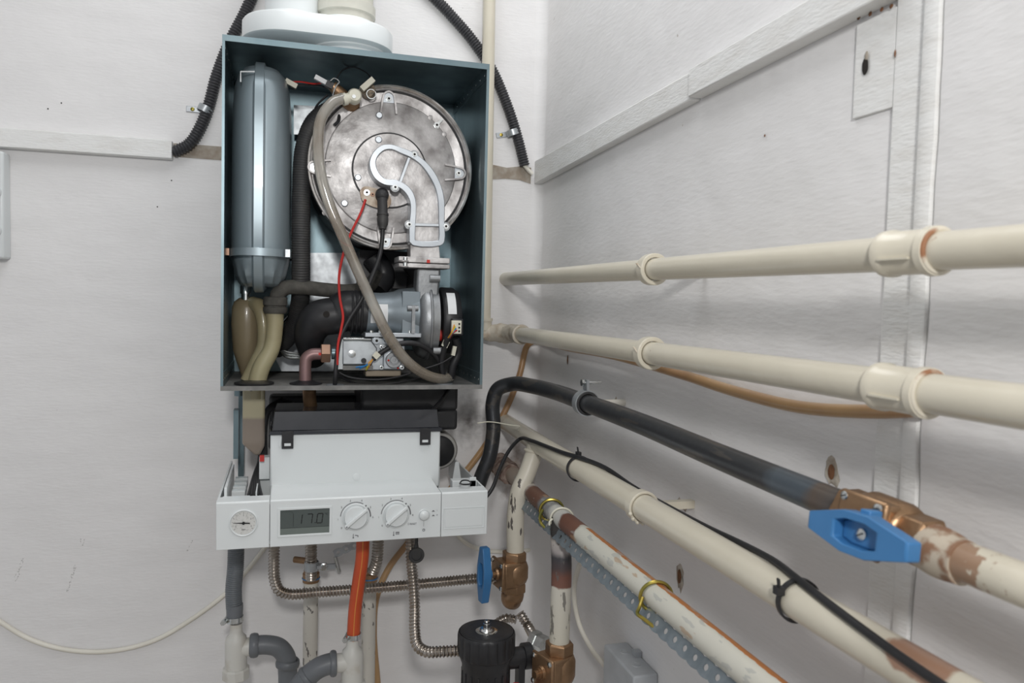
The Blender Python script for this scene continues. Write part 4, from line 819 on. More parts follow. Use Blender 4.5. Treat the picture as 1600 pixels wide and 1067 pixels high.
# lumpy joint in the corner
t = thing('corner_joint', (X1-.01, -.06, Z0-.075), 'lumpy cream painted elbow joint where the second pipe meets the corner', 'pipe joint')
b = M(); b.tube([P(752, 521, -.036), P(770, 520, -.038), P(790, 521, -.055), V(X1-.004, -.085, zz2(-.1)), V(X1, -.125, zz2(-.12))], [.013, .016, .020, .0185, .0175, .018], 24)
import mathutils
for v in b.bm.verts: v.co += mathutils.noise.noise_vector(v.co*90)*.0028
b.build('painted_body', cream_d, t)
b = M(); b.ring(V(X1, -.125, zz2(-.12)), V(0, 1, 0), .0165, .003, 30, 8); b.build('bead', cream_d, t)
# tan hose
XH = .492
b = M(); b.tube([Q(1440, 640, XH), Q(1360, 643, XH), Q(1250, 636, XH), Q(1150, 612, XH), Q(1065, 585, XH), Q(960, 556, XH), Q(885, 543, XH), P(838, 532, -.03), P(824, 540, -.012), P(812, 585, -.012), P(794, 632, -.012), P(762, 690, -.012), P(733, 730, -.012), P(690, 780, -.012), P(640, 845, -.012), P(606, 890, -.02), P(588, 935, -.03), P(584, 990, -.03), P(590, 1067, -.03), P(594, 1120, -.03)], .0064, 14, 6)
tag(b.build('amber_hose', tan), 'long amber hose hanging behind the cream pipes and down the back wall', 'hose')

# dark iron pipe
XD = .44
dp = [P(735, 800, -.17), P(752, 745, -.17), P(765, 712, -.17), P(771, 670, -.165), P(770, 630, -.16), P(778, 608, -.165), P(800, 600, -.18), P(830, 603, -.24), V(XD-.002, -.32, Z0-.153), V(XD, -.45, Z0-.1535), V(XD, -.65, Z0-.1545), V(XD, -.83, Z0-.159), V(XD, -1.035, Z0-.163)]
b = M(); b.tube(dp, .0136, 24, 8)
mt = banded('iron pipe finish', (0, -1, 0), .9, 1.03, [(0, (.05, .052, .056)), (.25, (.06, .062, .066)), (.35, (.10, .12, .14)), (.7, (.09, .11, .13)), (.8, (.13, .10, .08)), (1, (.10, .09, .085))], .3, .45, .15)
over(mt, specks(60, .6, .5, (1, .15, 1)), (.12, .105, .09))
t = thing('iron_pipe', (XD, -.5, Z0-.17), 'bare black iron pipe bending up beside the boiler, fixed to the blue-handled valve', 'pipe')
b.build('pipe_run', mt, t)
# hanger clip on it
t = thing('pipe_hanger', (XD, -.44, Z0-.153), 'rubber-lined steel hanger with bolt gripping the black iron pipe', 'pipe hanger')
hc = V(XD, yof(915, 634, XD), Z0-.1535)
b = M(); b.band(hc, V(0, 1, 0), .0140, .020, .0042); b.build('rubber_lining', rubber, t, bevel=.001)
b = M(); b.band(hc, V(0, 1, 0), .0182, .016, .0016); b.obox(hc+V(0, 0, .028), V(0, 0, 1), (.016, .016, .004)); b.build('steel_band', galv_l, t)
b = M(); b.cyl(hc+V(-.006, 0, .031), V(1, 0, 0), .0024, .030, 12); b.lathe(hc+V(-.008, 0, .031), V(1, 0, 0), [(0, .0055), (.004, .0055), (.005, .003)], 6); b.build('bolt', zinc, t)
b = M(); b.cyl(hc+V(.018, 0, 0), V(1, 0, 0), .005, XR-hc.x-.018, 14); b.build('wall_rod', offw, t)

# big cream pipe (third) with branch
X3 = .433; z3 = lambda y: Z0-.2545-.002*(-y)
r3 = .0168
t3 = thing('large_cream_pipe', (X3, -.5, Z0-.28), 'thickest cream pipe sloping across the lower right with a black cable tied to it', 'pipe')
cream3 = mk('cream gloss paint with rust patch', (.64, .595, .49), .3, 0, (.61, .565, .46), 12, .4, .7, bscale=22, bump=.0010, coat=.25)
over(cream3, blob(Q(1432, 1025, X3-.01)+V(0, 0, 0), .03, 40, .45, (.6, 1, 1.8), .15, .9), (.30, .15, .09))
over(cream3, blob(P(806, 665, -.03), .045, 60, .6, (1, 1, 1), .6, .6), (.42, .32, .24))
b = M(); b.tube([V(X3+.004, 0, z3(0)+.002), V(X3, -.3, z3(-.3)), V(X3, -.7, z3(-.7)), V(X3, -1.6, z3(-1.6))], r3, 32, 1); b.build('pipe_run', cream3, t3)
yb = yof(838, 684, X3)
br = [V(X3-.001, yb, z3(yb)), V(X3-.008, yb-.008, z3(yb)-.022), V(X3-.022, yb-.015, z3(yb)-.055), P(812, 765, yb-.02), P(806, 800, yb-.02), P(805, 862, yb-.02)]
b = M(); b.tube(br, .0155, 24, 8); brm = mk('chipped cream paint', (.62, .58, .49), .38, 0, (.58, .54, .45), 20, bump=.0004); over(brm, specks(90, .635, .9, (1, 1, .3)), (.05, .04, .04)); over(brm, blob(br[2], .02, 50, .3, (1, 1, 1), .3, .0), (.6, .6, .5)); b.build('branch', brm, t3)
b = M(); b.ring(V(X3-.006, yb-.006, z3(yb)-.0155), V(.3, .1, 1), .0155, .003, 30, 8); b.build('weld_bead', cream, t3)
t = thing('pipe_clip', V(X3, yof(1003, 790, X3), z3(-.67)), 'cream painted clip round the thickest sloping pipe', 'pipe clip', 'painted pipe clips')
c = V(X3, yof(1003, 790, X3), z3(-.67))
b = M(); b.band(c, V(0, 1, 0), r3+.0005, .015, .0035, seg=48); b.build('ring', cream, t, bevel=.001)
b = M(); b.box(c.x+r3, XR, c.y-.005, c.y+.005, c.z-.005, c.z+.005); b.build('standoff', cream, t)
b = M()
for k in range(7): a = math.radians(200+k*22); b.ball(c+V(math.cos(a)*(r3+.003), -.007, math.sin(a)*(r3+.003)), .0028, 8)
b.build('paint_drips', cream, t)

# lower bare pipe with strap
XL = .415; zl = lambda y: Z0-.3365-.003*(-y); rl = .0148
mt = banded('stripped pipe finish', (0, -1, 0), 0, 1.2, [(0, (.35, .25, .19)), (.18, (.45, .38, .32)), (.225, (.5, .47, .43)), (.235, (.13, .055, .035)), (.285, (.16, .08, .055)), (.295, (.20, .20, .20)), (.33, (.22, .22, .22)), (.34, (.55, .54, .50)), (.375, (.5, .49, .46)), (.38, (.14, .06, .04)), (.43, (.17, .08, .055)), (.435, (.60, .59, .52)), (1, (.62, .60, .53))], .5, .1, .02, 80)
def orange_edge(nt):
    g = nt.nodes.new('ShaderNodeNewGeometry'); s_ = nt.nodes.new('ShaderNodeSeparateXYZ'); nt.links.new(g.outputs['Normal'], s_.inputs[0])
    sp = nt.nodes.new('ShaderNodeSeparateXYZ'); nt.links.new(g.outputs['Position'], sp.inputs[0])
    no = nt.nodes.new('ShaderNodeTexNoise'); no.inputs['Scale'].default_value = 70; nt.links.new(g.outputs['Position'], no.inputs['Vector'])
    v = math_n(nt, 'ADD', s_.outputs['X'], math_n(nt, 'MULTIPLY', math_n(nt, 'SUBTRACT', no.outputs['Fac'], .5), .25))
    return math_n(nt, 'MULTIPLY', math_n(nt, 'GREATER_THAN', v, -.08), math_n(nt, 'LESS_THAN', sp.outputs['Y'], -.53))
over(mt, orange_edge, (.42, .16, .045)); over(mt, specks(90, .60, .5, (1, .25, 1)), (.36, .37, .36)); over(mt, specks(60, .66, .6, (1, .3, 1)), (.42, .26, .14))
tl = thing('stripped_pipe', (XL, -.6, Z0-.36), 'lower sloping pipe with patchy bare copper, white paint and an orange streak', 'pipe')
b = M(); b.tube([V(XL+.01, 0, zl(0)+.002), V(XL, -.3, zl(-.3)), V(XL, -.7, zl(-.7)), V(XL, -1.5, zl(-1.5))], rl, 28, 1); b.build('pipe_run', mt, tl)
yv = yof(876, 806, XL)
vb = P(874, 1002, yv-.02)
mt = banded('scorched riser finish', (0, 0, -1), -zl(yv), -vb.z, [(0, (.04, .035, .03)), (.14, (.03, .028, .028)), (.17, (.42, .38, .35)), (.24, (.33, .3, .29)), (.29, (.045, .045, .05)), (.38, (.07, .05, .05)), (.44, (.16, .07, .05)), (.52, (.19, .09, .065)), (.535, (.60, .57, .50)), (1, (.60, .57, .48))], .5, .1, .06, 70)
over(mt, specks(110, .62, .8, (1, 1, .3)), (.12, .11, .10)); over(mt, specks(45, .66, .6, (1.5, 1, .2)), (.5, .28, .13))
b = M(); b.tube([V(XL, yv, zl(yv)), V(XL-.002, yv-.008, zl(yv)-.03), V(vb.x, vb.y, zl(yv)-.07), vb], .0158, 24, 6); b.build('riser', mt, tl)
b = M(); b.tube([V(XL+.008, -.02, zl(0)), V(XL+.004, -.07, zl(0)), V(XL+.002, -.13, zl(0))], .021, 24, 8)
for v in b.bm.verts: v.co += mathutils.noise.noise_vector(v.co*70)*.006
b.build('old_sealant', mk('dirty sealant', (.33, .26, .22), .8, 0, (.16, .1, .08), 70, .4, .6, bump=.001), tl)
# perforated strap
b = M(); pitch = .0215; n = 46; y0 = -.20
sd = V(-.50, 0, -.87).normalized()          # direction across the strap
nrm = V(-.87, 0, .50)
def sc_(y): return V(XL, y, zl(y))+sd*.0238
for i in range(n):
    yc = y0-pitch*i; c = sc_(yc); N_ = 40; oa = []; ia = []; hw = .0095
    for k in range(N_):
        a = 2*PI*k/N_; ca, sa = math.cos(a), math.sin(a); 
        f_ = 1/max(abs(ca), abs(sa)); u_ = ca*f_; v_ = sa*f_         # square param
        wy = u_*pitch/2; wv = v_*(hw*(1-.20*abs(u_)**2)); oa.append(c+V(0, -wy, 0)+sd*wv)
        ia.append(c+V(0, -ca*.0040, 0)+sd*(sa*.0034-.0005))
    b.frame(oa, ia, nrm*.0012)
strap = b.build('perforated_strap', strapm); tag(strap, 'scalloped galvanised fixing strap with holes tied under the stripped pipe', 'fixing strap')
# wire ties
def tie_loop(name, cy, label, mat, r, cx=XL, czf=zl, R_=None, tail=None, cat='wire tie', group=None):
    c = V(cx, cy, czf(cy)); R_ = R_ or rl+r; b = M(); b.ring(c+V(0, 0, -.001), V(.25, 1, .1), R_+.0015, r, 44, 8)
    if tail: b.tube([c+Vector(p) for p in tail], r, 8, 5)
    return tag(b.build(name, mat), label, cat, group)
ytA, ytB = yof(862, 795, XL), yof(1025, 935, XL)
tie_loop('wire_tie', ytA, 'yellow wire tie nearest the boiler, wound round strap and stripped pipe', brassw, .0024, tail=[(-.016, -.002, .002), (-.021, -.004, -.008), (-.020, -.006, -.018), (-.014, -.012, -.026)])
tie_loop('wire_tie', ytB, 'yellow wire tie with hooked end midway along the stripped pipe', brassw, .0022, tail=[(-.017, 0, .0), (-.022, -.003, -.010), (-.024, -.002, -.018), (-.019, -.012, -.022), (-.013, -.028, -.026)])
tie_loop('zip_tie', yof(878, 815, XL), 'white plastic tie round the stripped pipe above the scorched riser', whitep2, .0016, tail=[(-.016, 0, 0), (-.021, -.002, -.004), (-.022, -.004, -.009)], cat='cable tie')

# black cable tied to the big pipe
def on3(y, deg, off=.0035): a = math.radians(deg); return V(X3-math.sin(a)*(r3+off), y, z3(y)+math.cos(a)*(r3+off))
cb_ = [P(748, 790, -.30), P(768, 765, -.30), P(780, 735, -.26), P(796, 703, -.22), P(812, 686, -.2), on3(-.27, 62, .006), on3(-.33, 50), on3(-.41, 34), on3(-.47, 10), on3(-.53, -25), on3(-.60, -66), on3(-.70, -75, .006), on3(-.80, -62), on3(-.88, -42), on3(-.94, -18), on3(-.985, 8), on3(-1.03, 26), on3(-1.07, 38), on3(-1.12, 50), on3(-1.2, 62), on3(-1.35, 75)]
b = M(); b.tube(cb_, .0034, 12, 6); tag(b.build('black_cable', cableb), 'black cable leaving the control panel and running along the thickest cream pipe', 'cable')
def ziptie(y, label, hd):
    t = thing('cable_tie', (X3, y, z3(y)), label, 'cable tie', 'black cable ties')
    b = M(); b.band(V(X3, y, z3(y)), V(.12, 1, .06), r3+.0012, .005, .0022, seg=44); b.build('tie_band', blackp, t)
    c = on3(y, hd, .006); b = M(); b.obox(c, V(0, 1, 0), (.008, .007, .007)); b.obox(c+V(-.002, -.002, .007), V(-.2, -.1, 1), (.009, .0035, .0015)); b.build('tie_head', blackp, t)
ziptie(-.45, 'black cable tie on the cream pipe nearer the boiler, head upward', 5); ziptie(-.985, 'black cable tie on the cream pipe nearer the camera, head at the left', 62)
b = M(); b.band(V(X3, -.982, z3(-.98)), V(.1, 1, 0), r3+.0012, .004, .0095, 3.6, 4.6, 16); b.bm.free()
# white string round dark pipe and cream pipe
b = M(); b.tube([P(746, 661, -.19), P(762, 659, -.19), P(775, 660, -.19), P(797, 664, -.19), P(812, 666, -.19), P(810, 672, -.18)], .0011, 6, 6); tag(b.build('string', whitep2), 'thin pale string stretched across the black pipe bend', 'string')

# ================================================================== valves
def gate_body(t, c, ax, st_, mat, L_=.075, s=1.0, end=(.0195, .0195)):
    """square-flanged bronze body; ax along the pipe, st_ towards the handle"""
    ax = Vector(ax).normalized(); st_ = Vector(st_).normalized(); c = Vector(c)
    b = M(); b.lathe(c-ax*L_*.28, ax, [(0, .017*s), (.004*s, .023*s), (.012*s, .026*s), (L_*.56-.012*s, .026*s), (L_*.56-.004*s, .023*s), (L_*.56, .017*s)], 32); b.obox(c+st_*.012*s, st_, (.034*s, .046*s, .046*s), ax); b.build('valve_body', mat, t, bevel=.004, bseg=3)
    for sg in (-1, 1):
        b = M(); b.lathe(c+ax*sg*L_*.25, ax*sg, [(0, .0205*s), (.002, .0225*s), (L_*.22, .0225*s), (L_*.24, .019*s)], 6); b.build('hex_end', mat, t, bevel=.0012, smooth=25)
    b = M(); b.obox(c+st_*.031*s, st_, (.006*s, .052*s, .052*s), ax); fl = b.build('bonnet_plate', mat, t, bevel=.0025)
    u_ = ax; v_ = st_.cross(ax)
    for i in (-1, 1):
        for j in (-1, 1):
            p = c+st_*.034*s+u_*i*.020*s+v_*j*.020*s; b = M(); b.lathe(p, st_, [(0, .0042*s), (.002, .004*s), (.003, .0025*s)], 14); sc = b.build('screw', zinc, t)
            b = M(); b.obox(p+st_*.003, u_+v_*.4, (.006*s, .0009, .0008), st_); b.build('screw_slot', dark, sc)
    b = M(); b.lathe(c+st_*.034*s, st_, [(0, .011*s), (.004, .010*s), (.004, .006*s), (.014*s, .006*s)], 20); b.build('stem', mat, t)
def bar_handle(t, c, along, out, L_, wd, th, hollow=True, screwhead=True):
    along = Vector(along).normalized(); out = Vector(out).normalized(); v_ = out.cross(along); c = Vector(c)
    def pt(a, e, h=0): return c+along*a*L_/2+v_*e*wd/2+out*h
    o_ = [pt(-1, -.42), pt(-.25, -1), pt(.25, -1), pt(1, -.42), pt(1, .42), pt(.25, 1), pt(-.25, 1), pt(-1, .42)]
    i_ = [pt(-.42, -.42), pt(-.2, -.6), pt(.2, -.6), pt(.42, -.42), pt(.42, .42), pt(.2, .6), pt(-.2, .6), pt(-.42, .42)]
    b = M(); b.frame(o_, i_, out*th); b.prism([p+out*th*.05 for p in i_], out*th*.25); h = b.build('handle', blue, t, bevel=.0018, bseg=3)
    b = M(); b.cyl(c-out*.006, out, .009, .007, 20); b.obox(c+v_*wd*.42-out*.002, out, (.012, .010, .009), along); b.build('hub', blue, h, bevel=.001)
    b = M(); b.lathe(c+out*th*.3, out, [(0, .0045), (.002, .0042), (.003, .002)], 14); b.build('handle_screw', zinc, h)
    b = M(); b.obox(c+out*(th*.3+.003), along+v_*.5, (.006, .0009, .0008), out); b.build('screw_slot', dark, h)
# valve on the iron pipe at right
vcen = V(XD, -1.076, Z0-.164)
t = thing('gate_valve', (XD, vcen.y, vcen.z-.03), 'bronze valve with sky-blue lever handle at the end of the black iron pipe', 'valve')
ax3 = V(0, -1, -.03)
gate_body(t, vcen, ax3, V(-1, -.1, .12), bronze, .092, .86)
b = M(); b.tube([vcen+ax3*.03, vcen+ax3*.045+V(0, 0, -.002), vcen+ax3*.062+V(0, 0, -.003), vcen+ax3*.072+V(0, 0, -.003)], [.0165, .0175, .018, .0162, .0155], 24); b.build('crusted_nut', mk('crusted joint', (.52, .45, .36), .6, .1, (.27, .15, .09), 60, .47, .58, bump=.0008), t)
hcen = Q(1349, 836, XD-.052)
a_, b_ = Q(1270, 812, XD-.052), Q(1428, 866, XD-.052)
al = (b_-a_); al = V(0, al.y, al.z)
bar_handle(t, hcen+V(.003, 0, 0), al, V(-1, -.1, .12), al.length*.98, .030, .013)
b = M(); b.tube([V(XD, vcen.y-.058, vcen.z-.004), V(XD, vcen.y-.12, vcen.z-.004), V(XD, vcen.y-.5, vcen.z-.004)], .0138, 28, 1)
mt = mk('cream paint with rust flakes', (.66, .61, .50), .35, 0, (.62, .57, .46), 12, bump=.0008, bscale=40, coat=.2); over(mt, blob(V(XD-.012, vcen.y-.065, vcen.z), .03, 120, 1.2, (1, 1, 1), .15, .9), (.30, .17, .10)); over(mt, specks(130, .66, .6), (.3, .18, .11))
tag(b.build('wall_pipe', mt), 'cream pipe with rust flakes continuing beyond the blue-handled valve at right edge', 'pipe')

# valve under the cream branch
v1 = P(803, 893, yb-.02)
t = thing('gate_valve', (v1.x, v1.y, P(803, 962, yb-.02).z), 'bronze valve with dark blue handle hanging under the cream branch pipe', 'valve')
gate_body(t, v1, V(0, 0, 1), V(-1, -.15, 0), bronze, .076, .98)
b = M(); b.tube([v1+V(0, 0, -.022), v1+V(0, 0, -.038), v1+V(-.002, .004, -.050), v1+V(.006, .012, -.062)], [.018, .0185, .0205, .018, .013], 20); b.build('strainer_leg', bronze, t)
bar_handle(t, v1+V(-.050, -.008, .002), V(0, 0, 1), V(-1, -.15, 0), .098, .034, .014)
# valve beside the magnetic filter
v2 = P(873, 1042, yv-.02)
t = thing('gate_valve', (v2.x, v2.y, v2.z-.04), 'bronze valve without handle beside the black filter canister', 'valve')
gate_body(t, v2, V(0, 0, 1), V(-1, -.35, 0), bronze, .084, 1.0)
b = M(); d_ = V(-1, -.35, 0).normalized(); b.cyl(v2+d_*.03, d_, .008, .012, 16); b.cyl(v2+d_*.04, d_, .0055, .008, 12); b.build('bare_spindle', bronze, t)

# ================================================================== magnetic filter
mc = P(760, 1000, -.40); mt_z = P(760, 985, -.40).z
t = thing('magnetic_filter', (mc.x, mc.y, mt_z-.16), 'black ribbed-cap filter canister standing below the blue-handled valve', 'filter')
b = M(); seg = 72; Rm = .0455; rings = []
for (dz, f_, rib) in ((0, .95, 0), (-.002, .985, .03), (-.006, 1, .055), (-.032, 1, .055), (-.036, .97, .02), (-.038, .90, 0)):
    rings.append([V(mc.x+Rm*f_*(1-rib*(1 if (k % 4 == 0) else 0))*math.cos(2*PI*k/seg), mc.y+Rm*f_*(1-rib*(1 if (k % 4 == 0) else 0))*math.sin(2*PI*k/seg), mt_z+dz) for k in range(seg)])
b.quadloop([rings[0][:]] + rings[1:], capa=False); b.lathe(V(mc.x, mc.y, mt_z), V(0, 0, 1), [(0, Rm*.93), (.0015, Rm*.86), (-.0005, Rm*.6), (-.002, Rm*.58), (-.002, 0)], 48, cap=True); b.build('screw_cap', blackp, t)
b = M(); b.lathe(V(mc.x, mc.y, mt_z-.16), V(0, 0, 1), [(0, .036), (.11, .038), (.118, .041), (.125, .041)], 48)
b.build('canister', blackp, t)
b = M()
for k in range(18): a = 2*PI*k/18; b.obox(V(mc.x+math.cos(a)*.0375, mc.y+math.sin(a)*.0375, mt_z-.11), V(0, 0, 1), (.1, .0025, .0025), V(math.cos(a), math.sin(a), 0))
b.build('canister_ribs', blackp, t)
b = M(); b.lathe(V(mc.x, mc.y, mt_z-.002), V(0, 0, 1), [(0, .0175), (.002, .0175), (.003, .015), (.003, .010), (.006, .0085), (.006, .0055), (.013, .0055), (.013, .0042), (.017, .0042), (.018, .003)], 28); b.build('bleed_screw', mk('chrome', (.8, .8, .79), .12, 1), t)
pz = P(815, 1020, -.38)
b = M(); b.cyl(V(mc.x+.03, mc.y+.005, pz.z), V(1, .05, 0), .0165, .034, 28); b.lathe(V(mc.x+.062, mc.y+.008, pz.z), V(1, .05, 0), [(0, .0165), (.001, .0205), (.014, .0205), (.016, .018)], 28); b.box(mc.x+.052, mc.x+.062, mc.y-.01, mc.y+.012, pz.z-.07, pz.z); b.build('side_port', blackp, t)
b = M(); b.lathe(V(mc.x+.042, mc.y-.014, mt_z-.092), V(1, -.3, 0), [(0, .010), (.008, .010), (.010, .008)], 8); b.build('red_drain_cap', redp, t)
b = M(); b.lathe(P(852, 1008, -.34), P(805, 985, -.28)-P(852, 1008, -.34), [(0, .015), (.016, .015), (.016, .017), (.028, .017), (.030, .012)], 6); un = tag(b.build('steel_union', zinc), 'hexagonal steel union nut between the two bronze valves', 'union nut')

# ================================================================== hoses under the panel
UZ = tz0+.004; KPY[0] = 850
def flex(pts, r, label, corr=(.0056, .0011), mat=steel, name='corrugated_hose', cat='hose', group='corrugated steel hoses'):
    b = M(); b.tube(pts, r, 16, 6, corr=corr); return tag(b.build(name, mat), label, cat, group)
yA = -.20
flex([V(K(429, yA), yA, UZ), P(428, 880, yA), P(429, 905, yA), P(436, 922, yA), P(452, 928, yA), P(500, 925, yA), P(580, 919, yA), P(650, 913, yA), P(745, 904, -.22), P(775, 902, -.25), v1+V(-.02, .02, -.003)], .0086, 'long corrugated steel hose bending right from panel to the blue-handled valve')
flex([V(K(487, -.12), -.12, UZ), P(486, 875, -.12), P(486, 905, -.11)], .0098, 'short corrugated steel hose above the left wall pipe, with zinc clamp')
flex([V(K(590, -.13), -.13, UZ), P(589, 875, -.13), P(583, 893, -.12)], .0098, 'short corrugated steel hose right of the orange hose')
flex([V(K(641, -.25), -.25, UZ), P(642, 870, -.265), P(646, 910, -.29), P(648, 950, -.315), P(648, 985, -.34), P(652, 1008, -.36), P(666, 1018, -.375), P(690, 1018, -.385), P(724, 1016, -.39)], .0082, 'corrugated steel hose dropping from the panel and curving into the black filter')
flex([P(812, 958, -.27), P(825, 978, -.28), P(835, 995, -.31), P(848, 1006, -.33)], .0078, 'short corrugated steel hose slanting down to the hexagonal union')
flex([P(806, 968, -.25), P(790, 966, -.24), P(765, 985, -.22), P(750, 1010, -.2)], .0072, 'corrugated steel hose disappearing behind the black filter cap')
# clamp and brass behind
t = thing('pipe_clamp', P(490, 885, -.12), 'zinc pipe clamp with bolt round the short hose under the display', 'clamp')
c = P(487, 884, -.12); b = M(); b.band(c, V(0, 0, 1), .0112, .016, .0018); b.obox(c+V(.018, -.004, 0), V(1, 0, 0), (.018, .016, .006)); b.build('clamp_band', galv_l, t)
b = M(); b.lathe(c+V(.021, -.008, 0), FR, [(0, .0075), (.003, .0075), (.004, .005), (.008, .005)], 6); b.build('clamp_bolt', zinc, t)
b = M(); b.cyl(c+V(-.03, .03, .004), V(1, -.6, 0), .006, .03, 12); b.build('clamp_rod', bronze, t)
t = thing('perforated_bracket', P(535, 862, -.05), 'piece of perforated zinc strap on the wall left of the orange hose', 'bracket')
b = M(); a, c_ = P(522, 866, -.03), P(560, 850, -.03); d_ = (c_-a); L_ = d_.length; d_.normalize(); up_ = FR.cross(d_); n = 3
for k in range(n):
    cc = a+d_*L_*(k+.5)/n; oa = []; ia = []
    for j in range(16):
        an = 2*PI*j/16; ca, sa = math.cos(an), math.sin(an); f_ = 1/max(abs(ca), abs(sa)); oa.append(cc+d_*(ca*f_*L_/n/2)+up_*(sa*f_*.008*(1-.25*abs(ca*f_)**2))); ia.append(cc+d_*ca*.0035+up_*sa*.0035)
    b.frame(oa, ia, V(0, .0015, 0))
b.build('strap_piece', galv_l, t); b = M(); b.tube([P(524, 870, -.03), P(528, 885, -.03), P(530, 893, -.03)], .004, 10); b.build('hook_bolt', zinc, t)
b = M(); b.obox(P(512, 885, -.03), V(1, 0, .0), (.03, .006, .01)); b.build('wall_arm', galv_l, t)
# wall pipes
for px, lab, m_ in ((486, 'off-white wall pipe below the clamped steel hose', offw), (577, 'off-white wall pipe behind the orange hose', offw)):
    q = P(px, 905, -.075 if px == 486 else -.085)
    t = thing('supply_pipe', (q.x, q.y, q.z-.4), lab, 'pipe', 'off-white vertical wall pipes')
    b = M(); b.tube([V(q.x, q.y, q.z-.4), V(q.x, q.y, q.z)], .0135, 24, 1); b.build('pipe_run', m_, t)
    b = M(); b.lathe(V(q.x, q.y, q.z-.004), V(0, 0, 1), [(0, .0155), (.016, .0155), (.018, .0135), (.022, .0135)], 24); b.build('brass_end', bronze, t)
    b = M(); b.ring(V(q.x, q.y, q.z+.003), V(0, 0, 1), .0155, .0014, 28, 6); b.build('blue_ring', blue, t)
# orange hose
oy = -.24
b = M(); op = [V(K(567, oy), oy, UZ), P(566, 870, oy), P(561, 905, oy), P(555, 950, oy), P(552, 998, oy)]
t = thing('orange_hose', P(555, 1000, oy), 'bright orange rubber hose hanging under the panel', 'hose')
b.tube(op, .0112, 24, 8); b.build('hose_wall', orange, t)
b = M(); b.tube([p+V(-.001, -.0112, 0) for p in op], .0011, 6, 8); b.build('stripe', orline, t)
def jubilee(c, R_, label, side=-1):
    t = thing('hose_clamp', c, label, 'hose clamp'); b = M(); b.band(c, V(0, 0, 1), R_, .009, .0012); b.build('band', zinc, t)
    b = M(); b.cyl(Vector(c)+V(side*(R_+.003), -.014, 0), V(.3, 1, 0), .0045, .018, 14); b.lathe(Vector(c)+V(side*(R_+.004), -.018, 0), V(0, 1, 0), [(0, .0045), (.005, .0045)], 6); b.build('worm_screw', zinc, t)
jubilee(P(552.5, 993, oy), .0118, 'steel worm-drive clamp on the lower end of the orange hose')
# white tee on orange hose + grey elbow
def tee(c, r, arm, label, extra=None):
    t = thing('waste_tee', (c.x, c.y, c.z-.07), label, 'pipe fitting')
    b = M(); b.lathe(c+V(0, 0, -.052), V(0, 0, 1), [(0, r), (.044, r), (.054, r*.92), (.060, r*.6), (.066, r*.55), (.078, r*.55)], 28); b.build('tee_body', dwhite, t)
    b = M(); b.quadloop([[p for p in [c+V(0, 0, -.018)+V(s_*arm*0, 0, 0)+V(arm*dx, math.cos(2*PI*k/20)*r*.85, math.sin(2*PI*k/20)*r*.85) for k in range(20)]] for s_, dx in ((1, 0), (1, 1))]); b.build('side_arm', dwhite, t)
    b = M(); b.lathe(c+V(0, 0, -.072), V(0, 0, 1), [(0, r*1.18), (.002, r*1.25), (.018, r*1.25), (.020, r*1.1)], 10); b.build('ribbed_nut', dwhite, t, smooth=20, bevel=.001)
c2 = P(551, 1012, oy); tee(c2+V(0, 0, -.006), .0185, -.03, 'white plastic tee under the orange hose')
b = M(); q = c2+V(-.028, 0, -.024)
b.tube([q, q+V(-.010, 0, 0), q+V(-.03, 0, -.006), q+V(-.055, .0, -.028), q+V(-.075, 0, -.06)], .0175, 24, 8); t = thing('waste_elbow', q+V(-.03, 0, -.05), 'grey plastic waste bend beside the white tee of the orange hose', 'pipe fitting'); b.build('bend', greyp, t)
b = M(); b.ring(q+V(-.004, 0, 0), V(1, 0, 0), .0185, .0034, 32, 8, flat=1.6); b.ring(q+V(-.046, 0, -.02), V(.78, 0, .62), .0175, .003, 32, 8, flat=1.6); b.build('socket_rim', greyp, t)
# grey drain hose at left
gy = -.15
g0 = V(K(369, gy), gy, UZ)
t = thing('grey_drain_hose', P(367, 968, gy), 'grey ribbed drain hose under the pressure gauge', 'hose')
b = M(); b.tube([g0, P(368, 885, gy), P(365, 920, gy), P(366, 950, gy)], .0135, 20, 6, corr=(.0036, .0006)); b.build('ribbed_length', greyhose, t)
b = M(); b.lathe(P(366.5, 970, gy), V(0, 0, 1), [(0, .0118), (.006, .0118), (.006, .0135), (.026, .0142), (.030, .0138)], 24); b.build('cuff', greyp, t)
jubilee(P(366.5, 966, gy), .0140, 'steel worm-drive clamp at the foot of the grey drain hose')
c4 = P(369, 993, gy); tee(c4+V(0, 0, -.004), .0185, .032, 'white plastic tee with rusty nut under the grey drain hose')
b = M(); q = c4+V(.026, 0, -.0205)
b.tube([q+V(-.004, 0, 0), q+V(.025, 0, -.001), q+V(.045, 0, -.008), q+V(.058, 0, -.026), q+V(.061, 0, -.05), q+V(.062, 0, -.16)], .0165, 24, 8); t = thing('waste_elbow', q+V(.06, 0, -.16), 'grey plastic waste elbow turning down right of the rusty-nut tee', 'pipe fitting'); b.build('bend', greyp, t)
b = M(); b.ring(q+V(.004, 0, 0), V(1, 0, 0), .0178, .0034, 32, 8, flat=2.2); b.ring(q+V(.061, 0, -.038), V(.1, 0, 1), .0178, .0034, 32, 8, flat=2.2); b.build('socket_rim', greyp, t)

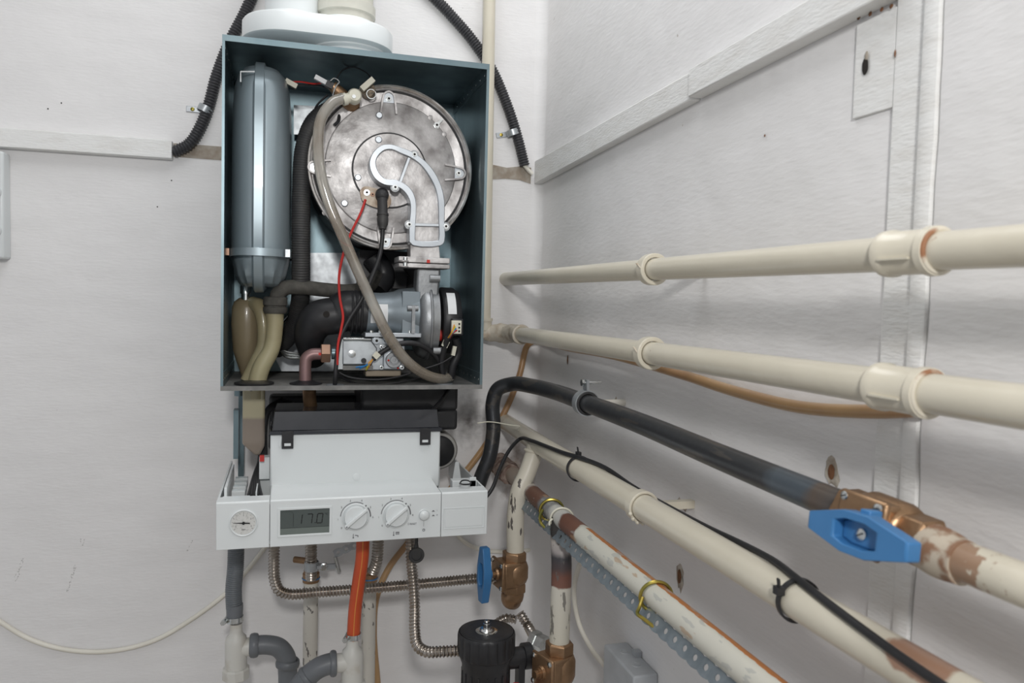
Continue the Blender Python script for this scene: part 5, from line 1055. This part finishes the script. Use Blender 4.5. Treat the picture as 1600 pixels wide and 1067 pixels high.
# black rubber cap on its strap
t = thing('rubber_cap', P(649, 865, -.27), 'round black rubber cap dangling from the panel underside', 'cap')
b = M(); c = P(650, 866, -.275); b.lathe(c, FR, [(0, .0125), (.005, .0135), (.008, .0125), (.008, .0085), (.006, .008), (.006, 0)], 30); b.build('cap', rubber, t)
b = M(); b.tube([V(c.x, c.y, UZ), c+V(0, -.002, .02), c+V(0, 0, .010)], [.0035, .0028, .005], 10); b.build('strap', rubber, t)

# ================================================================== cables
ww_ = -.005
b = M(); b.tube([P(-60, 925, ww_), P(0, 971, ww_), P(50, 1000, ww_), P(110, 1016, ww_), P(175, 1017, ww_), P(240, 1001, ww_), P(300, 967, ww_), P(355, 925, ww_), P(395, 880, ww_), P(440, 825, ww_), P(500, 790, ww_), P(600, 790, ww_), P(690, 810, ww_), P(725, 846, ww_), P(750, 858, ww_), P(790, 862, ww_), P(830, 858, ww_), P(862, 838, ww_)], .0042, 10, 8); tag(b.build('white_cable', cablew), 'long white cable drooping across the back wall from the left edge', 'cable')
XJ = XR
jb = Q(952, 1046, XJ-.03)
b = M(); b.tube([Q(940, 852, .455), Q(918, 862, .455), Q(903, 890, .46), Q(897, 930, .47), Q(905, 975, .48), Q(925, 1015, .485), Q(955, 1050, .48)], .0042, 10, 8); tag(b.build('white_cable', cablew), 'short white cable hanging from the stripped pipe to the junction box', 'cable')
# junction box
t = thing('junction_box', (XR, -.45, Q(980, 1100, XR).z), 'grey plastic junction box low on the right wall', 'junction box')
ya, ybx = yof(950, 1040, XR-.03), yof(1024, 1045, XR)
zt_ = Q(985, 1030, XR-.02).z
b = M(); b.box(XR-.038, XR, ya, ybx-.01, zt_-.09, zt_); b.build('box_body', mk('light grey plastic', (.42, .44, .46), .45), t, bevel=.003, bseg=3)
for k, yy_ in enumerate((ya-.012, ya-.032)):
    b = M(); b.ring(V(XR-.018, (ya*(.7-.4*k)+(ybx-.01)*(.3+.4*k)), zt_), V(0, 0, 1), .007, .0008, 24, 6); b.cyl(V(XR-.018, (ya*(.7-.4*k)+(ybx-.01)*(.3+.4*k)), zt_), V(0, 0, 1), .003, .0006, 14); b.build('knockout', MATS['light grey plastic'], t)
b = M(); b.obox(V(XR-.006, (ya+ybx)/2, zt_+.004), V(0, 1, 0), (.012, .010, .008)); b.build('fixing_lug', MATS['light grey plastic'], t)
